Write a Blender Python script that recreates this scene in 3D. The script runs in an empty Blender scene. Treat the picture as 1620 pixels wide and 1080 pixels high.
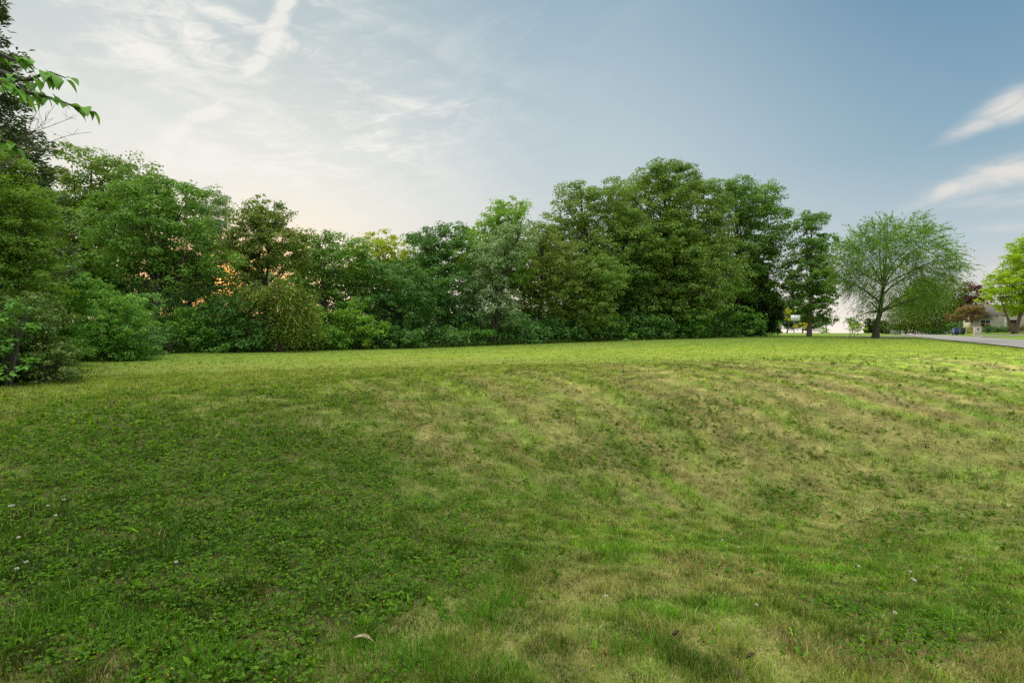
import bpy, math, numpy as np
from mathutils import Vector
R = math.radians
sc = bpy.context.scene
col = sc.collection

# ------------------------------------------------------------------ camera model (photo 1620 x 1080)
F, CX, CY, HV = 900.0, 810.0, 540.0, 520.0      # focal length in photo pixels, centre, horizon row
EYE = 1.6
SUN_AZ, SUN_EL = math.atan((352 - CX) / F), R(4.6)

def rng(seed): return np.random.default_rng(seed)
def smooth(a, b, x):
    t = np.clip((x - a) / (b - a), 0, 1); return t * t * (3 - 2 * t)

def hash2(ix, iy, seed):
    h = (ix.astype(np.int64) * 374761393 + iy.astype(np.int64) * 668265263 + seed * 974634777) & 0xffffffff
    h = ((h ^ (h >> 13)) * 1274126177) & 0xffffffff
    h = h ^ (h >> 16)
    return (h & 0xffff) / 65535.0
def vnoise(x, y, seed=0):
    x = np.asarray(x, float); y = np.asarray(y, float)
    ix, iy = np.floor(x), np.floor(y); fx, fy = x - ix, y - iy
    fx = fx * fx * (3 - 2 * fx); fy = fy * fy * (3 - 2 * fy)
    a, b = hash2(ix, iy, seed), hash2(ix + 1, iy, seed)
    c, d = hash2(ix, iy + 1, seed), hash2(ix + 1, iy + 1, seed)
    return (a * (1 - fx) + b * fx) * (1 - fy) + (c * (1 - fx) + d * fx) * fy
def fbm(x, y, seed=0, oct=4):
    s = 0; a = .5; n = 0
    for o in range(oct):
        s = s + a * vnoise(x * 2 ** o + 17.3 * o, y * 2 ** o - 9.1 * o, seed + o); n += a; a *= .5
    return s / n

# ------------------------------------------------------------------ terrain
RD = np.array([.5, .8660254])                    # road direction; lateral distance grows to the right
def lat_of(x, y): return x * RD[1] - y * RD[0]
CRX = [-30, -12, -8, -4, 0, 6, 12, 20, 40]
CRY = [-16, 2.5, 7.2, 11.5, 14.6, 16.2, 16.8, 18.5, 23]
def ground(x, y):
    x = np.asarray(x, float); y = np.asarray(y, float)
    plate = .45 + .35 * smooth(-10, 25, x) + .04 * (fbm(x * .12, y * .12, 5) - .5)
    low = -1.0 * np.exp(-(((x - 4.4) / 5.4) ** 2 + ((y - 7.8) / 3.6) ** 2)) + .10 * smooth(-1, -6, x)
    s = smooth(-7.6, .8, (y - np.interp(x, CRX, CRY)))
    z = low * (1 - s) + plate * s
    z = z + .035 * (fbm(x * .45, y * .45, 9, 3) - .5) * smooth(60, 20, y)
    lat = lat_of(x, y)
    t = smooth(5.2, 8.6, lat); z = z * (1 - t) + .55 * t
    under = smooth(8.3, 9.0, lat) * smooth(15.6, 14.9, lat)
    z = z - .07 * under
    z = z + np.clip(lat - 15.2, 0, 14) * .058
    d = np.clip(x * RD[0] + y * RD[1] - 118, 0, None)
    return z - .016 * d * smooth(0, 40, d)
def gz(x, y): return float(ground(x, y))
def px_ground(u, Y): 
    x = (u - CX) / F * Y
    return np.array([x, Y, gz(x, Y)])
def at(u, v, Y): return np.array([(u - CX) / F * Y, Y, EYE + (HV - v) / F * Y])

# ------------------------------------------------------------------ node helpers
class NT:
    def __init__(s, tree):
        s.t = tree; s.n = tree.nodes; s.l = tree.links
    def new(s, typ, **kw):
        n = s.n.new(typ)
        for k, v in kw.items(): setattr(n, k, v)
        return n
    def set(s, sock, v):
        if isinstance(v, bpy.types.NodeSocket): s.l.new(v, sock)
        elif v is not None:
            try: sock.default_value = v
            except Exception: sock.default_value = (*v, 1)
    def m(s, op, a, b=None, c=None):
        n = s.new('ShaderNodeMath', operation=op)
        for i, q in enumerate((a, b, c)):
            if q is not None: s.set(n.inputs[i], q)
        return n.outputs[0]
    def mix(s, f, a, b, blend='MIX'):
        n = s.new('ShaderNodeMixRGB', blend_type=blend)
        s.set(n.inputs[0], f)
        for i, q in ((1, a), (2, b)):
            s.set(n.inputs[i], q if isinstance(q, bpy.types.NodeSocket) else (*q[:3], 1))
        return n.outputs[0]
    def ramp(s, f, stops, interp='LINEAR'):
        n = s.new('ShaderNodeValToRGB'); e = n.color_ramp; e.interpolation = interp
        while len(e.elements) < len(stops): e.elements.new(.5)
        for el, (p, c) in zip(e.elements, stops):
            el.position = p; el.color = (*c[:3], 1) if hasattr(c, '__len__') else (c, c, c, 1)
        s.set(n.inputs[0], f); return n.outputs[0]
    def rng(s, v, a, b, c=0., d=1., smooth=True):
        n = s.new('ShaderNodeMapRange', interpolation_type='SMOOTHSTEP' if smooth else 'LINEAR')
        for i, q in enumerate((v, a, b, c, d)): s.set(n.inputs[i], q)
        return n.outputs[0]
    def noise(s, vec, scale, detail=4, rough=.55, dist=0.):
        n = s.new('ShaderNodeTexNoise'); s.set(n.inputs['Vector'], vec)
        n.inputs['Scale'].default_value = scale; n.inputs['Detail'].default_value = detail
        n.inputs['Roughness'].default_value = rough; n.inputs['Distortion'].default_value = dist
        return n.outputs[0]
    def comb(s, x, y, z=0.):
        n = s.new('ShaderNodeCombineXYZ')
        for i, q in enumerate((x, y, z)): s.set(n.inputs[i], q)
        return n.outputs[0]

def srgb(r, g, b):
    f = lambda c: c / 12.92 if c <= .04045 else ((c + .055) / 1.055) ** 2.4
    return (f(r / 255), f(g / 255), f(b / 255))

def new_mat(name):
    m = bpy.data.materials.new(name); m.use_nodes = True
    m.node_tree.nodes.clear(); k = NT(m.node_tree)
    out = k.new('ShaderNodeOutputMaterial'); return m, k, out

LEAF_GAIN = 1.48
def leaf_mat(name, dark, light, trans=.28, tr_col=None, gloss=.018, warm=None):
    """foliage: colour varies leaf by leaf and clump by clump, with light passing through"""
    dark = tuple(q * LEAF_GAIN * e for q, e in zip(dark, (1.07, 1, .76))); light = tuple(q * LEAF_GAIN * e for q, e in zip(light, (1.07, 1, .76)))
    m, k, out = new_mat(name)
    geo = k.new('ShaderNodeNewGeometry')
    at_ = k.new('ShaderNodeAttribute', attribute_name='tint')
    rp = geo.outputs['Random Per Island']
    f = k.m('ADD', k.m('MULTIPLY', rp, .32), k.m('MULTIPLY', at_.outputs['Fac'], .72))
    c = k.mix(f, dark, light)
    if warm is not None:
        c = k.mix(k.m('MULTIPLY', k.rng(rp, .86, .95), .75), c, warm)
    d = k.new('ShaderNodeBsdfDiffuse'); k.set(d.inputs['Color'], c)
    t = k.new('ShaderNodeBsdfTranslucent')
    tc = k.mix(.6, c, tr_col if tr_col else (light[0] * 1.7, light[1] * 1.45, light[2] * .6))
    k.set(t.inputs['Color'], tc)
    g = k.new('ShaderNodeBsdfGlossy'); g.inputs['Roughness'].default_value = .42
    g.inputs['Color'].default_value = (.8, .9, .95, 1)
    s1 = k.new('ShaderNodeMixShader'); s1.inputs[0].default_value = trans
    k.l.new(d.outputs[0], s1.inputs[1]); k.l.new(t.outputs[0], s1.inputs[2])
    s2 = k.new('ShaderNodeMixShader'); s2.inputs[0].default_value = gloss
    k.l.new(s1.outputs[0], s2.inputs[1]); k.l.new(g.outputs[0], s2.inputs[2])
    k.l.new(s2.outputs[0], out.inputs[0]); return m

def solid_mat(name, c, rough=.6, var=.25, scale=6., metal=0., bump=0.):
    m, k, out = new_mat(name)
    p = k.new('ShaderNodeBsdfPrincipled')
    tc = k.new('ShaderNodeTexCoord')
    n = k.noise(tc.outputs['Object'], scale, 5, .6)
    cc = k.mix(n, tuple(x * (1 - var) for x in c), tuple(min(1, x * (1 + var)) for x in c))
    k.set(p.inputs['Base Color'], cc); p.inputs['Roughness'].default_value = rough; p.inputs['Metallic'].default_value = metal
    if bump:
        b = k.new('ShaderNodeBump'); b.inputs['Strength'].default_value = bump
        k.set(b.inputs['Height'], k.noise(tc.outputs['Object'], scale * 4, 4, .6)); k.l.new(b.outputs[0], p.inputs['Normal'])
    k.l.new(p.outputs[0], out.inputs[0]); return m

def bark_mat(name, c1, c2):
    m, k, out = new_mat(name)
    p = k.new('ShaderNodeBsdfPrincipled'); tc = k.new('ShaderNodeTexCoord')
    mp = k.new('ShaderNodeMapping'); mp.inputs['Scale'].default_value = (9, 9, 1.6)
    k.l.new(tc.outputs['Object'], mp.inputs['Vector'])
    n = k.noise(mp.outputs[0], 1.6, 6, .65, .4)
    k.set(p.inputs['Base Color'], k.mix(n, c1, c2)); p.inputs['Roughness'].default_value = .9
    b = k.new('ShaderNodeBump'); b.inputs['Strength'].default_value = .6; b.inputs['Distance'].default_value = .05
    k.set(b.inputs['Height'], n); k.l.new(b.outputs[0], p.inputs['Normal'])
    k.l.new(p.outputs[0], out.inputs[0]); return m

# ------------------------------------------------------------------ mesh helpers
def mesh_np(name, V, Q, mat, parent=None, tint=None, color=None, smooth_=False, T=None):
    """V n x 3 world points, Q quads, T triangles -> ONE mesh object; relative to the parent's location"""
    V = np.asarray(V, np.float32).reshape(-1, 3)
    Q = np.asarray(Q, np.int32).reshape(-1, 4) if Q is not None else np.zeros((0, 4), np.int32)
    T = np.asarray(T, np.int32).reshape(-1, 3) if T is not None else np.zeros((0, 3), np.int32)
    if parent is not None: V = V - np.array(parent.location, np.float32)
    me = bpy.data.meshes.new(name)
    me.vertices.add(len(V)); me.vertices.foreach_set('co', V.ravel())
    me.loops.add(Q.size + T.size)
    me.loops.foreach_set('vertex_index', np.concatenate([Q.ravel(), T.ravel()]))
    me.polygons.add(len(Q) + len(T))
    ls = np.concatenate([np.arange(len(Q)) * 4, Q.size + np.arange(len(T)) * 3]).astype(np.int32)
    me.polygons.foreach_set('loop_start', ls)
    if smooth_: me.polygons.foreach_set('use_smooth', np.ones(len(Q) + len(T), bool))
    if tint is not None:
        a = me.attributes.new('tint', 'FLOAT', 'POINT'); a.data.foreach_set('value', np.asarray(tint, np.float32))
    if color is not None:
        a = me.attributes.new('tone', 'FLOAT_COLOR', 'POINT')
        c4 = np.ones((len(V), 4), np.float32); c4[:, :3] = color; a.data.foreach_set('color', c4.ravel())
    me.update(calc_edges=True); me.validate()
    me.materials.append(mat)
    o = bpy.data.objects.new(name, me); col.objects.link(o)
    if parent is not None: o.parent = parent
    return o

def empty(name, loc, label, cat, group=None, rz=0):
    o = bpy.data.objects.new(name, None); col.objects.link(o); o.location = [float(q) for q in loc]; o.rotation_euler.z = rz
    o.empty_display_size = .3
    o['label'] = label; o['category'] = cat
    if group: o['group'] = group
    return o
def tag(o, label, cat, group=None):
    o['label'] = label; o['category'] = cat
    if group: o['group'] = group
    return o

class MB:
    """collects solid pieces of one mesh (tubes, boxes, lathes)"""
    def __init__(s): s.V = []; s.Q = []; s.T = []; s.n = 0
    def add(s, V, Q=(), T=()):
        V = np.asarray(V, float).reshape(-1, 3)
        if len(Q): s.Q.append(np.asarray(Q, int) + s.n)
        if len(T): s.T.append(np.asarray(T, int) + s.n)
        s.V.append(V); s.n += len(V); return s
    def tube(s, P, rad, k=6, cap=True):
        P = np.asarray(P, float); n = len(P); rad = np.broadcast_to(np.asarray(rad, float), (n,))
        T = np.gradient(P, axis=0); T /= np.linalg.norm(T, axis=1)[:, None] + 1e-9
        ref = np.where(np.abs(T[:, 2:3]) < .9, [[0, 0, 1.]], [[1., 0, 0]]) if abs(T[0, 2]) < .9 else np.tile([[1., 0, 0]], (n, 1))
        ref = np.tile(ref[0], (n, 1))
        A = np.cross(T, ref); A /= np.linalg.norm(A, axis=1)[:, None] + 1e-9
        B = np.cross(T, A)
        a = np.arange(k) * 2 * np.pi / k
        V = P[:, None, :] + rad[:, None, None] * (np.cos(a)[None, :, None] * A[:, None, :] + np.sin(a)[None, :, None] * B[:, None, :])
        i, j = np.meshgrid(np.arange(n - 1), np.arange(k), indexing='ij'); j2 = (j + 1) % k
        Q = np.stack([i * k + j, i * k + j2, (i + 1) * k + j2, (i + 1) * k + j], -1).reshape(-1, 4)
        V = V.reshape(-1, 3); Tt = []
        if cap:
            V = np.vstack([V, P[:1], P[-1:]]); c0, c1 = n * k, n * k + 1
            for q in range(k):
                Tt.append((c0, (q + 1) % k, q)); Tt.append((c1, (n - 1) * k + q, (n - 1) * k + (q + 1) % k))
        return s.add(V, Q, Tt)
    def box(s, c, size, rz=0., taper=1., bev=0.):
        """box centred on c; taper scales the bottom; bevelled vertical edges"""
        sx, sy, sz = np.array(size, float) / 2
        b = min(bev, sx * .9, sy * .9)
        if b > 0: ring = [(-sx + b, -sy), (sx - b, -sy), (sx, -sy + b), (sx, sy - b), (sx - b, sy), (-sx + b, sy), (-sx, sy - b), (-sx, -sy + b)]
        else: ring = [(-sx, -sy), (sx, -sy), (sx, sy), (-sx, sy)]
        ring = np.array(ring); k = len(ring); cz, sn = math.cos(rz), math.sin(rz)
        V = []
        levels = [(-sz, taper * (1 - (.0 if b == 0 else b / max(sx, sy) * .5)))] + ([(-sz + b, taper)] if b else []) + ([(sz - b, 1.)] if b else []) + [(sz, 1. if b == 0 else 1 - b / max(sx, sy) * .5)]
        for z, t in levels:
            for x, y in ring * t: V.append((c[0] + x * cz - y * sn, c[1] + x * sn + y * cz, c[2] + z))
        Q = [(l * k + i, l * k + (i + 1) % k, (l + 1) * k + (i + 1) % k, (l + 1) * k + i) for l in range(len(levels) - 1) for i in range(k)]
        top = (len(levels) - 1) * k
        T = []
        for i in range(1, k - 1): T.append((0, i + 1, i)); T.append((top, top + i, top + i + 1))
        return s.add(V, Q, T)
    def disc(s, c, axis, r, th, k=20, hole=0.):
        a = np.array(axis, float); a /= np.linalg.norm(a)
        return s.tube([np.array(c) - a * th / 2, np.array(c) + a * th / 2], [r, r], k)
    def lathe(s, c, prof, k=16):
        a = np.arange(k) * 2 * np.pi / k; V = []
        for r, z in prof:
            V += [(c[0] + r * math.cos(t), c[1] + r * math.sin(t), c[2] + z) for t in a]
        Q = [(l * k + i, l * k + (i + 1) % k, (l + 1) * k + (i + 1) % k, (l + 1) * k + i) for l in range(len(prof) - 1) for i in range(k)]
        return s.add(V, Q)
    def build(s, name, mat, parent=None, smooth_=False):
        V = np.vstack(s.V)
        Q = np.vstack(s.Q) if s.Q else None; T = np.vstack(s.T) if s.T else None
        return mesh_np(name, V, Q, mat, parent, smooth_=smooth_, T=T)

def norm(a): return a / (np.linalg.norm(a, axis=-1, keepdims=True) + 1e-9)
def leaf_quads(P, N, S, r, aspect=.62, tangent=None, fold=.12):
    """one folded rhombic leaf per point"""
    n = len(P); N = norm(N)
    t = tangent if tangent is not None else r.normal(size=(n, 3))
    t = norm(t - N * (t * N).sum(1)[:, None]); b = np.cross(N, t)
    S = np.broadcast_to(np.asarray(S, float), (n,))[:, None]
    base, tip = P - t * S * .5, P + t * S * .5
    lft, rgt = P + b * S * aspect * .5 + N * S * fold, P - b * S * aspect * .5 + N * S * fold
    V = np.stack([base, rgt, tip, lft], 1).reshape(-1, 3)
    return V, np.arange(4 * n).reshape(n, 4)

def rand_dirs(n, r):
    return norm(r.normal(size=(n, 3)))

# ------------------------------------------------------------------ trees
def crown_clumps(lobes, Y, cr, r, fill=.25, depth=.95):
    """clump centres spread over the shells of the lobes (u, v, ru, rv [, dY])"""
    E = []
    for L in lobes:
        u, v, ru, rv = L[:4]; dY = L[4] if len(L) > 4 else 0.
        c = at(u, v, Y + dY); k = (Y + dY) / F
        E.append((c, np.array([ru * k, max(.5 * (ru + rv), .6 * ru) * k * depth, rv * k])))
    C, Rr, W = [], [], []; cr = cr * 1.2
    for i, (c, a) in enumerate(E):
        area = 4 * math.pi * ((a[0] * a[1]) ** 1.6 / 3 + (a[0] * a[2]) ** 1.6 / 3 + (a[1] * a[2]) ** 1.6 / 3) ** (1 / 1.6)
        n = max(6, int(area / (cr * cr) * .62))
        d = rand_dirs(n * 3, r); rad = np.where(r.random(n * 3) < fill, r.uniform(.3, .75, n * 3), r.uniform(.74, 1.1, n * 3))
        p = c + d * a * rad[:, None] * (1 - .8 * cr / a.max())
        keep = np.ones(len(p), bool)
        for j, (c2, a2) in enumerate(E):
            if j != i: keep &= (((p - c2) / a2) ** 2).sum(1) > .5
        p = p[keep]
        # spacing
        sel = []
        for q in p:
            if all(((q - s_) ** 2).sum() > (cr * .95) ** 2 for s_ in sel[-400:]): sel.append(q)
            if len(sel) >= n: break
        for q in sel:
            C.append(q); Rr.append(cr * r.uniform(.75, 1.45)); W.append(i)
    return np.array(C), np.array(Rr), np.array(W), E

def bez(p0, p1, p2, n):
    t = np.linspace(0, 1, n)[:, None]
    return (1 - t) ** 2 * p0 + 2 * t * (1 - t) * p1 + t * t * p2

BARK = {}
def limbs_mesh(base, top, tr, C, Cr, E, r, limbs_per=4, k=6, lean=(0, 0), fork=None, twig=.5):
    mb = MB()
    H = top[2] - base[2]
    n = 9; t = np.linspace(0, 1, n)
    P = base + (top - base) * t[:, None]
    wob = np.cumsum(r.normal(size=(n, 2)), 0) * H * .012; wob -= wob[:1]
    P[:, :2] += wob * np.minimum(1, 2 * t)[:, None]
    P = np.vstack([base - [0, 0, .3], P])
    rad = tr * np.concatenate([[1.5], (1 - .8 * t) * np.where(t < .06, 1.25, 1)])
    mb.tube(P, rad, k + 2)
    nodes = [P[2:]]; nrad = [rad[2:]]
    # main limbs
    for (c, a) in E:
        m = max(2, int(limbs_per))
        for _ in range(m):
            g = c + rand_dirs(1, r)[0] * a * r.uniform(.35, .75)
            f = np.clip((g[2] - base[2]) / max(H, .1) - r.uniform(.2, .38), .32, .8)
            s0 = base + 0; idx = int(round(1 + f * (n - 1))); s0 = P[idx]
            mid = (s0 + g) / 2; mid[2] = max(mid[2], s0[2]) + .12 * np.linalg.norm(g - s0); mid += r.normal(size=3) * .05 * np.linalg.norm(g - s0)
            B = bez(s0, mid, g, 8); rr = np.linspace(rad[idx] * .62, tr * .08, 8)
            mb.tube(B, rr, k - 1, False); nodes.append(B[1:]); nrad.append(rr[1:])
    nd = np.vstack(nodes); nr = np.concatenate(nrad)
    for c, q in zip(C, Cr):
        if r.random() > twig: continue
        d2 = ((nd - c) ** 2).sum(1); i = d2.argmin(); L = math.sqrt(d2[i])
        if L < .1: continue
        mid = (nd[i] + c) / 2 + [0, 0, .1 * L] + r.normal(size=3) * .08 * L
        mb.tube(bez(nd[i], mid, c, 5), np.linspace(min(nr[i] * .6, tr * .16), tr * .035 + .004, 5), 4, False)
    return mb

DENS = 2.5
LEAF_SCALE = .66
def clump_leaves(C, Cr, leaf, dens, r, flat=.7, up=.5, strand=None, aspect=.62, tail=.12):
    """leaves on the shells of the clumps (or on hanging strands); returns V, Q, tint"""
    leaf = leaf * LEAF_SCALE
    n_each = np.maximum(10, (DENS * dens * 4 * (Cr / leaf) ** 2).astype(int))
    idx = np.repeat(np.arange(len(C)), n_each); n = len(idx)
    ct = r.random(len(C))[idx]
    if strand is None:
        ms = 8                                           # small tufts riding on the upper side of every bough
        sd_ = rand_dirs(len(C) * ms, r).reshape(len(C), ms, 3); sd_[..., 2] = sd_[..., 2] * .8 + .28; sd_ = norm(sd_)
        sc_ = C[:, None] + sd_ * (Cr[:, None, None] * r.uniform(.55, 1.05, (len(C), ms, 1))) * [1, 1, flat]
        sr = Cr[:, None] * r.uniform(.24, .5, (len(C), ms)); stn = r.random((len(C), ms))
        j = r.integers(0, ms, n)
        d = rand_dirs(n, r); d[:, 2] += .3; d = norm(d)
        rad = .3 + .7 * r.random(n) ** .6
        tl = r.random(n) < tail * .6; rad[tl] *= r.uniform(1.1, 1.7, tl.sum())
        P = sc_[idx, j] + d * (sr[idx, j] * rad)[:, None] * [1.1, 1.1, .62]
        ct = .5 * ct + .5 * stn[idx, j]
        N = d * .55 + sd_[idx, j] * .45 + np.array([0, 0, up]) + r.normal(size=(n, 3)) * .5
        S = leaf * r.uniform(.65, 1.3, n)
        V, Q = leaf_quads(P, N, S, r, aspect)
    else:
        L, droop, per, outw = strand                     # strand length, droop, leaves per strand, outward bias
        cen = C.mean(0)
        ns = np.maximum(1, n_each // per); sid = np.repeat(np.arange(len(C)), ns); m = len(sid)
        dirs = rand_dirs(m, r) + norm(C[sid] - cen) * outw; dirs[:, 2] *= .8; dirs = norm(dirs)
        Ls = L * r.uniform(.5, 1.25, m) * (Cr[sid] / Cr.mean())
        start = C[sid] + r.normal(size=(m, 3)) * Cr[sid][:, None] * .35
        st = np.tile(np.linspace(.08, 1, per), m); si = np.repeat(np.arange(m), per)
        P = start[si] + dirs[si] * (Ls[si] * st)[:, None]; P[:, 2] -= droop * Ls[si] * st ** 2
        tan = dirs[si].copy(); tan[:, 2] -= 2 * droop * st
        side = r.normal(size=tan.shape)
        N = np.array([0, 0, 1.]) + r.normal(size=tan.shape) * .6
        P += norm(side) * leaf * .35
        ct = r.random(len(C))[sid][si]
        V, Q = leaf_quads(P, N, leaf * r.uniform(.7, 1.25, len(P)), r, aspect, norm(tan) + side * .35)
    return V, Q, np.repeat(ct, 4)

def tree(name, label, cat, u, Y, lobes, leaf, mat, seed, cr=.7, dens=.8, tr=.16, bark='grey', group=None, limbs=4,
         strand=None, flat=.6, up=.55, fill=.25, aspect=.7, top=None, stems=1, twig=.5, crown_name='crown', trunk_name='trunk', depth=.95, tail=.12, extra=None):
    r = rng(seed)
    base = px_ground(u, Y)
    C, Cr, W, E = crown_clumps(lobes, Y, cr, r, fill, depth)
    root = empty(name, base, label, cat, group)
    hi = max(E, key=lambda e: e[0][2] + e[1][2] * .5)
    tp = (hi[0] + [0, 0, hi[1][2] * .55]) if top is None else np.array(top)
    mb = limbs_mesh(base, tp, tr, C, Cr, E, r, limbs, twig=twig)
    for s_ in range(stems - 1):
        b2 = base + np.append(r.normal(size=2) * .12 * (1 + s_), 0); e = E[s_ % len(E)]
        g = e[0] + r.normal(size=3) * e[1] * .3
        mb.tube(bez(b2 - [0, 0, .1], (b2 + g) / 2 + [0, 0, .2], g, 8), np.linspace(tr, tr * .2, 8), 5)
    mb.build(trunk_name, BARK[bark], root, True)
    V, Q, ti = clump_leaves(C, Cr, leaf, dens, r, flat, up, strand, aspect, tail)
    if extra is not None:
        V2, Q2, t2 = extra(C, Cr, E, r); Q = np.vstack([Q, Q2 + len(V)]); V = np.vstack([V, V2]); ti = np.concatenate([ti, t2])
    mesh_np(crown_name, V, Q, mat, root, ti)
    return root

def conifer(name, label, cat, u, Y, vtop, w_px, mat, seed, leaf=.16, droop=.25, levels=22, bark='dark', base_v=None, group=None, power=.8, per=16, layers=1.0, up=0.0):
    """trunk with whorls of branches carrying needle sprays"""
    r = rng(seed); base = px_ground(u, Y); topz = EYE + (HV - vtop) / F * Y
    Hh = topz - base[2]; wr = w_px * Y / F * .5
    root = empty(name, base, label, cat, group)
    mb = MB(); tr = Hh * .018 + .04
    mb.tube([base - [0, 0, .3], base + [0, 0, Hh * .5], base + [0, 0, Hh * .97]], [tr * 1.2, tr * .7, .02], 7)
    P, Tn, N, Sz, ct = [], [], [], [], []
    for i in range(levels):
        f = (i + r.uniform(0, .6)) / levels; z = base[2] + Hh * (.06 + .92 * f)
        L0 = wr * (1 - f) ** power * (1 if f > .12 else .8)
        for b in range(int(7 + 4 * (1 - f))):
            a = r.uniform(0, 6.283); L = max(.15, L0 * r.uniform(.65, 1.12))
            d = np.array([math.cos(a), math.sin(a), 0.])
            s = np.linspace(.08, 1, 6)[:, None]
            B = np.array([base[0], base[1], z]) + d * L * s + np.array([0, 0, 1.]) * L * (up * s - droop * s * s + .35 * droop * s ** 4)
            mb.tube(B, np.linspace(.02 + .006 * L, .004, 6), 4, False)
            m = int(per * (3 + L * 4)); t = r.uniform(.1, 1.03, m) ** .8
            q = np.stack([np.interp(t, s[:, 0], B[:, k]) for k in range(3)], 1)
            side = np.cross(d, [0, 0, 1.]); wd = L * .28 * (1 - t * .7) * r.uniform(-1, 1, m)
            q = q + side * wd[:, None] + r.normal(size=(m, 3)) * [.04, .04, .07 * layers]
            P.append(q); Tn.append(d * .8 + side * np.sign(wd)[:, None] * .6 + np.array([0, 0, up - .1]) + r.normal(size=(m, 3)) * .25)
            N.append(np.array([0, 0, 1.]) + r.normal(size=(m, 3)) * .45); Sz.append(leaf * r.uniform(.7, 1.3, m)); ct.append(np.full(m, r.random()))
    mb.build('trunk', BARK[bark], root, True)
    V, Q = leaf_quads(np.vstack(P), np.vstack(N), np.concatenate(Sz), r, .34, np.vstack(Tn))
    mesh_np('crown', V, Q, mat, root, np.repeat(np.concatenate(ct), 4))
    return root

# ------------------------------------------------------------------ camera, sun, sky
cd = bpy.data.cameras.new('camera'); cam = bpy.data.objects.new('camera', cd); col.objects.link(cam)
cd.sensor_width = 36; cd.lens = F / 1620 * 36; cd.clip_start = .05; cd.clip_end = 9000
cam.location = (0, 0, EYE); cam.rotation_euler = (R(90) - math.atan((CY - HV) / F), 0, 0)
sc.camera = cam

sd = bpy.data.lights.new('sun', 'SUN'); sd.energy = 1.5; sd.angle = R(.5); sd.color = (1, .72, .42)
so = bpy.data.objects.new('sun', sd); col.objects.link(so)
sdir = Vector((math.sin(SUN_AZ) * math.cos(SUN_EL), math.cos(SUN_AZ) * math.cos(SUN_EL), math.sin(SUN_EL)))
so.rotation_euler = sdir.to_track_quat('Z', 'Y').to_euler(); so.location = (-20, 60, 40)

w = bpy.data.worlds.new('World'); sc.world = w; w.use_nodes = True
k = NT(w.node_tree); k.n.clear()
out = k.new('ShaderNodeOutputWorld'); bg = k.new('ShaderNodeBackground'); k.l.new(bg.outputs[0], out.inputs[0])
tc = k.new('ShaderNodeTexCoord'); sep = k.new('ShaderNodeSeparateXYZ'); k.l.new(tc.outputs['Generated'], sep.inputs[0])
X_, Y_, Z_ = sep.outputs
az = k.m('ARCTAN2', X_, Y_); el = k.m('ARCSINE', Z_)
sky = k.new('ShaderNodeTexSky'); sky.sky_type = 'NISHITA'; sky.sun_disc = False
sky.sun_elevation = SUN_EL; sky.sun_rotation = SUN_AZ; sky.air_density = 1.0; sky.dust_density = 1.2; sky.ozone_density = 1.5
def azel(u, v):
    a = math.atan((u - CX) / F); return a, math.atan((HV - v) / F * math.cos(a))
# thin high veil of cloud, whiter toward the sun and the horizon, bluer away from it
e1 = k.rng(el, 0, .56, smooth=False)
A1 = k.ramp(e1, [(0, (1.08, .90, .72)), (.22, srgb(249, 243, 229)), (.5, srgb(231, 234, 229)), (.8, srgb(199, 211, 213)), (1, srgb(176, 195, 201))])
A2 = k.ramp(e1, [(0, (1.08, .95, .82)), (.2, srgb(222, 225, 222)), (.5, srgb(196, 211, 217)), (.8, srgb(170, 193, 207)), (1, srgb(152, 180, 199))])
A3 = k.ramp(e1, [(0, (1.08, .98, .88)), (.1, srgb(225, 222, 218)), (.22, srgb(192, 207, 215)), (.45, srgb(148, 180, 199)), (.8, srgb(112, 153, 182)), (1, srgb(92, 136, 168))])
fa = k.rng(az, -.38, .12); fb = k.rng(az, .12, .72)
grad = k.mix(fb, k.mix(fa, A1, A2), A3)
nz = k.mix(1., sky.outputs[0], (.10, .10, .10), 'MULTIPLY')
base = k.mix(.93, nz, grad)
# overhead and behind, out of view: sky brightness added to light lawn and trees
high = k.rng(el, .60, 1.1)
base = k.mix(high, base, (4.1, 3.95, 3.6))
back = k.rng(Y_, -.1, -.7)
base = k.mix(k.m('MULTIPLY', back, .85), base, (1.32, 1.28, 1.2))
# cirrus streaks and cloudlets
def rotd(a0, e0, ang, sx, sy):
    da = k.m('SUBTRACT', az, a0); de = k.m('SUBTRACT', el, e0); c, s = math.cos(ang), math.sin(ang)
    p = k.m('ADD', k.m('MULTIPLY', da, c), k.m('MULTIPLY', de, s)); q = k.m('SUBTRACT', k.m('MULTIPLY', de, c), k.m('MULTIPLY', da, s))
    return k.m('DIVIDE', p, sx), k.m('DIVIDE', q, sy)
def blob(u, v, ang, sx, sy, soft=1.):
    a0, e0 = azel(u, v); ca = math.cos(a0)
    du, dv1, dv2 = F / ca ** 2, F * math.tan(e0) * math.sin(a0) / ca ** 2, F / ca / math.cos(e0) ** 2
    da = k.m('SUBTRACT', az, a0); de = k.m('SUBTRACT', el, e0)
    U = k.m('MULTIPLY', da, du); W = k.m('ADD', k.m('MULTIPLY', da, dv1), k.m('MULTIPLY', de, dv2)); c, q_ = math.cos(R(ang)), math.sin(R(ang))
    p = k.m('DIVIDE', k.m('ADD', k.m('MULTIPLY', U, c), k.m('MULTIPLY', W, q_)), sx); q = k.m('DIVIDE', k.m('SUBTRACT', k.m('MULTIPLY', W, c), k.m('MULTIPLY', U, q_)), sy)
    d2 = k.m('ADD', k.m('MULTIPLY', p, p), k.m('MULTIPLY', q, q))
    return k.m('POWER', 2.718, k.m('MULTIPLY', d2, -soft))
def streak(ang, f1, f2, seed, detail=6, dist=.6, rough=.6):
    p, q = rotd(0., 0., R(ang), 1 / f1, 1 / f2)
    return k.noise(k.comb(p, q, seed), 1., detail, rough, dist)
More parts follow.
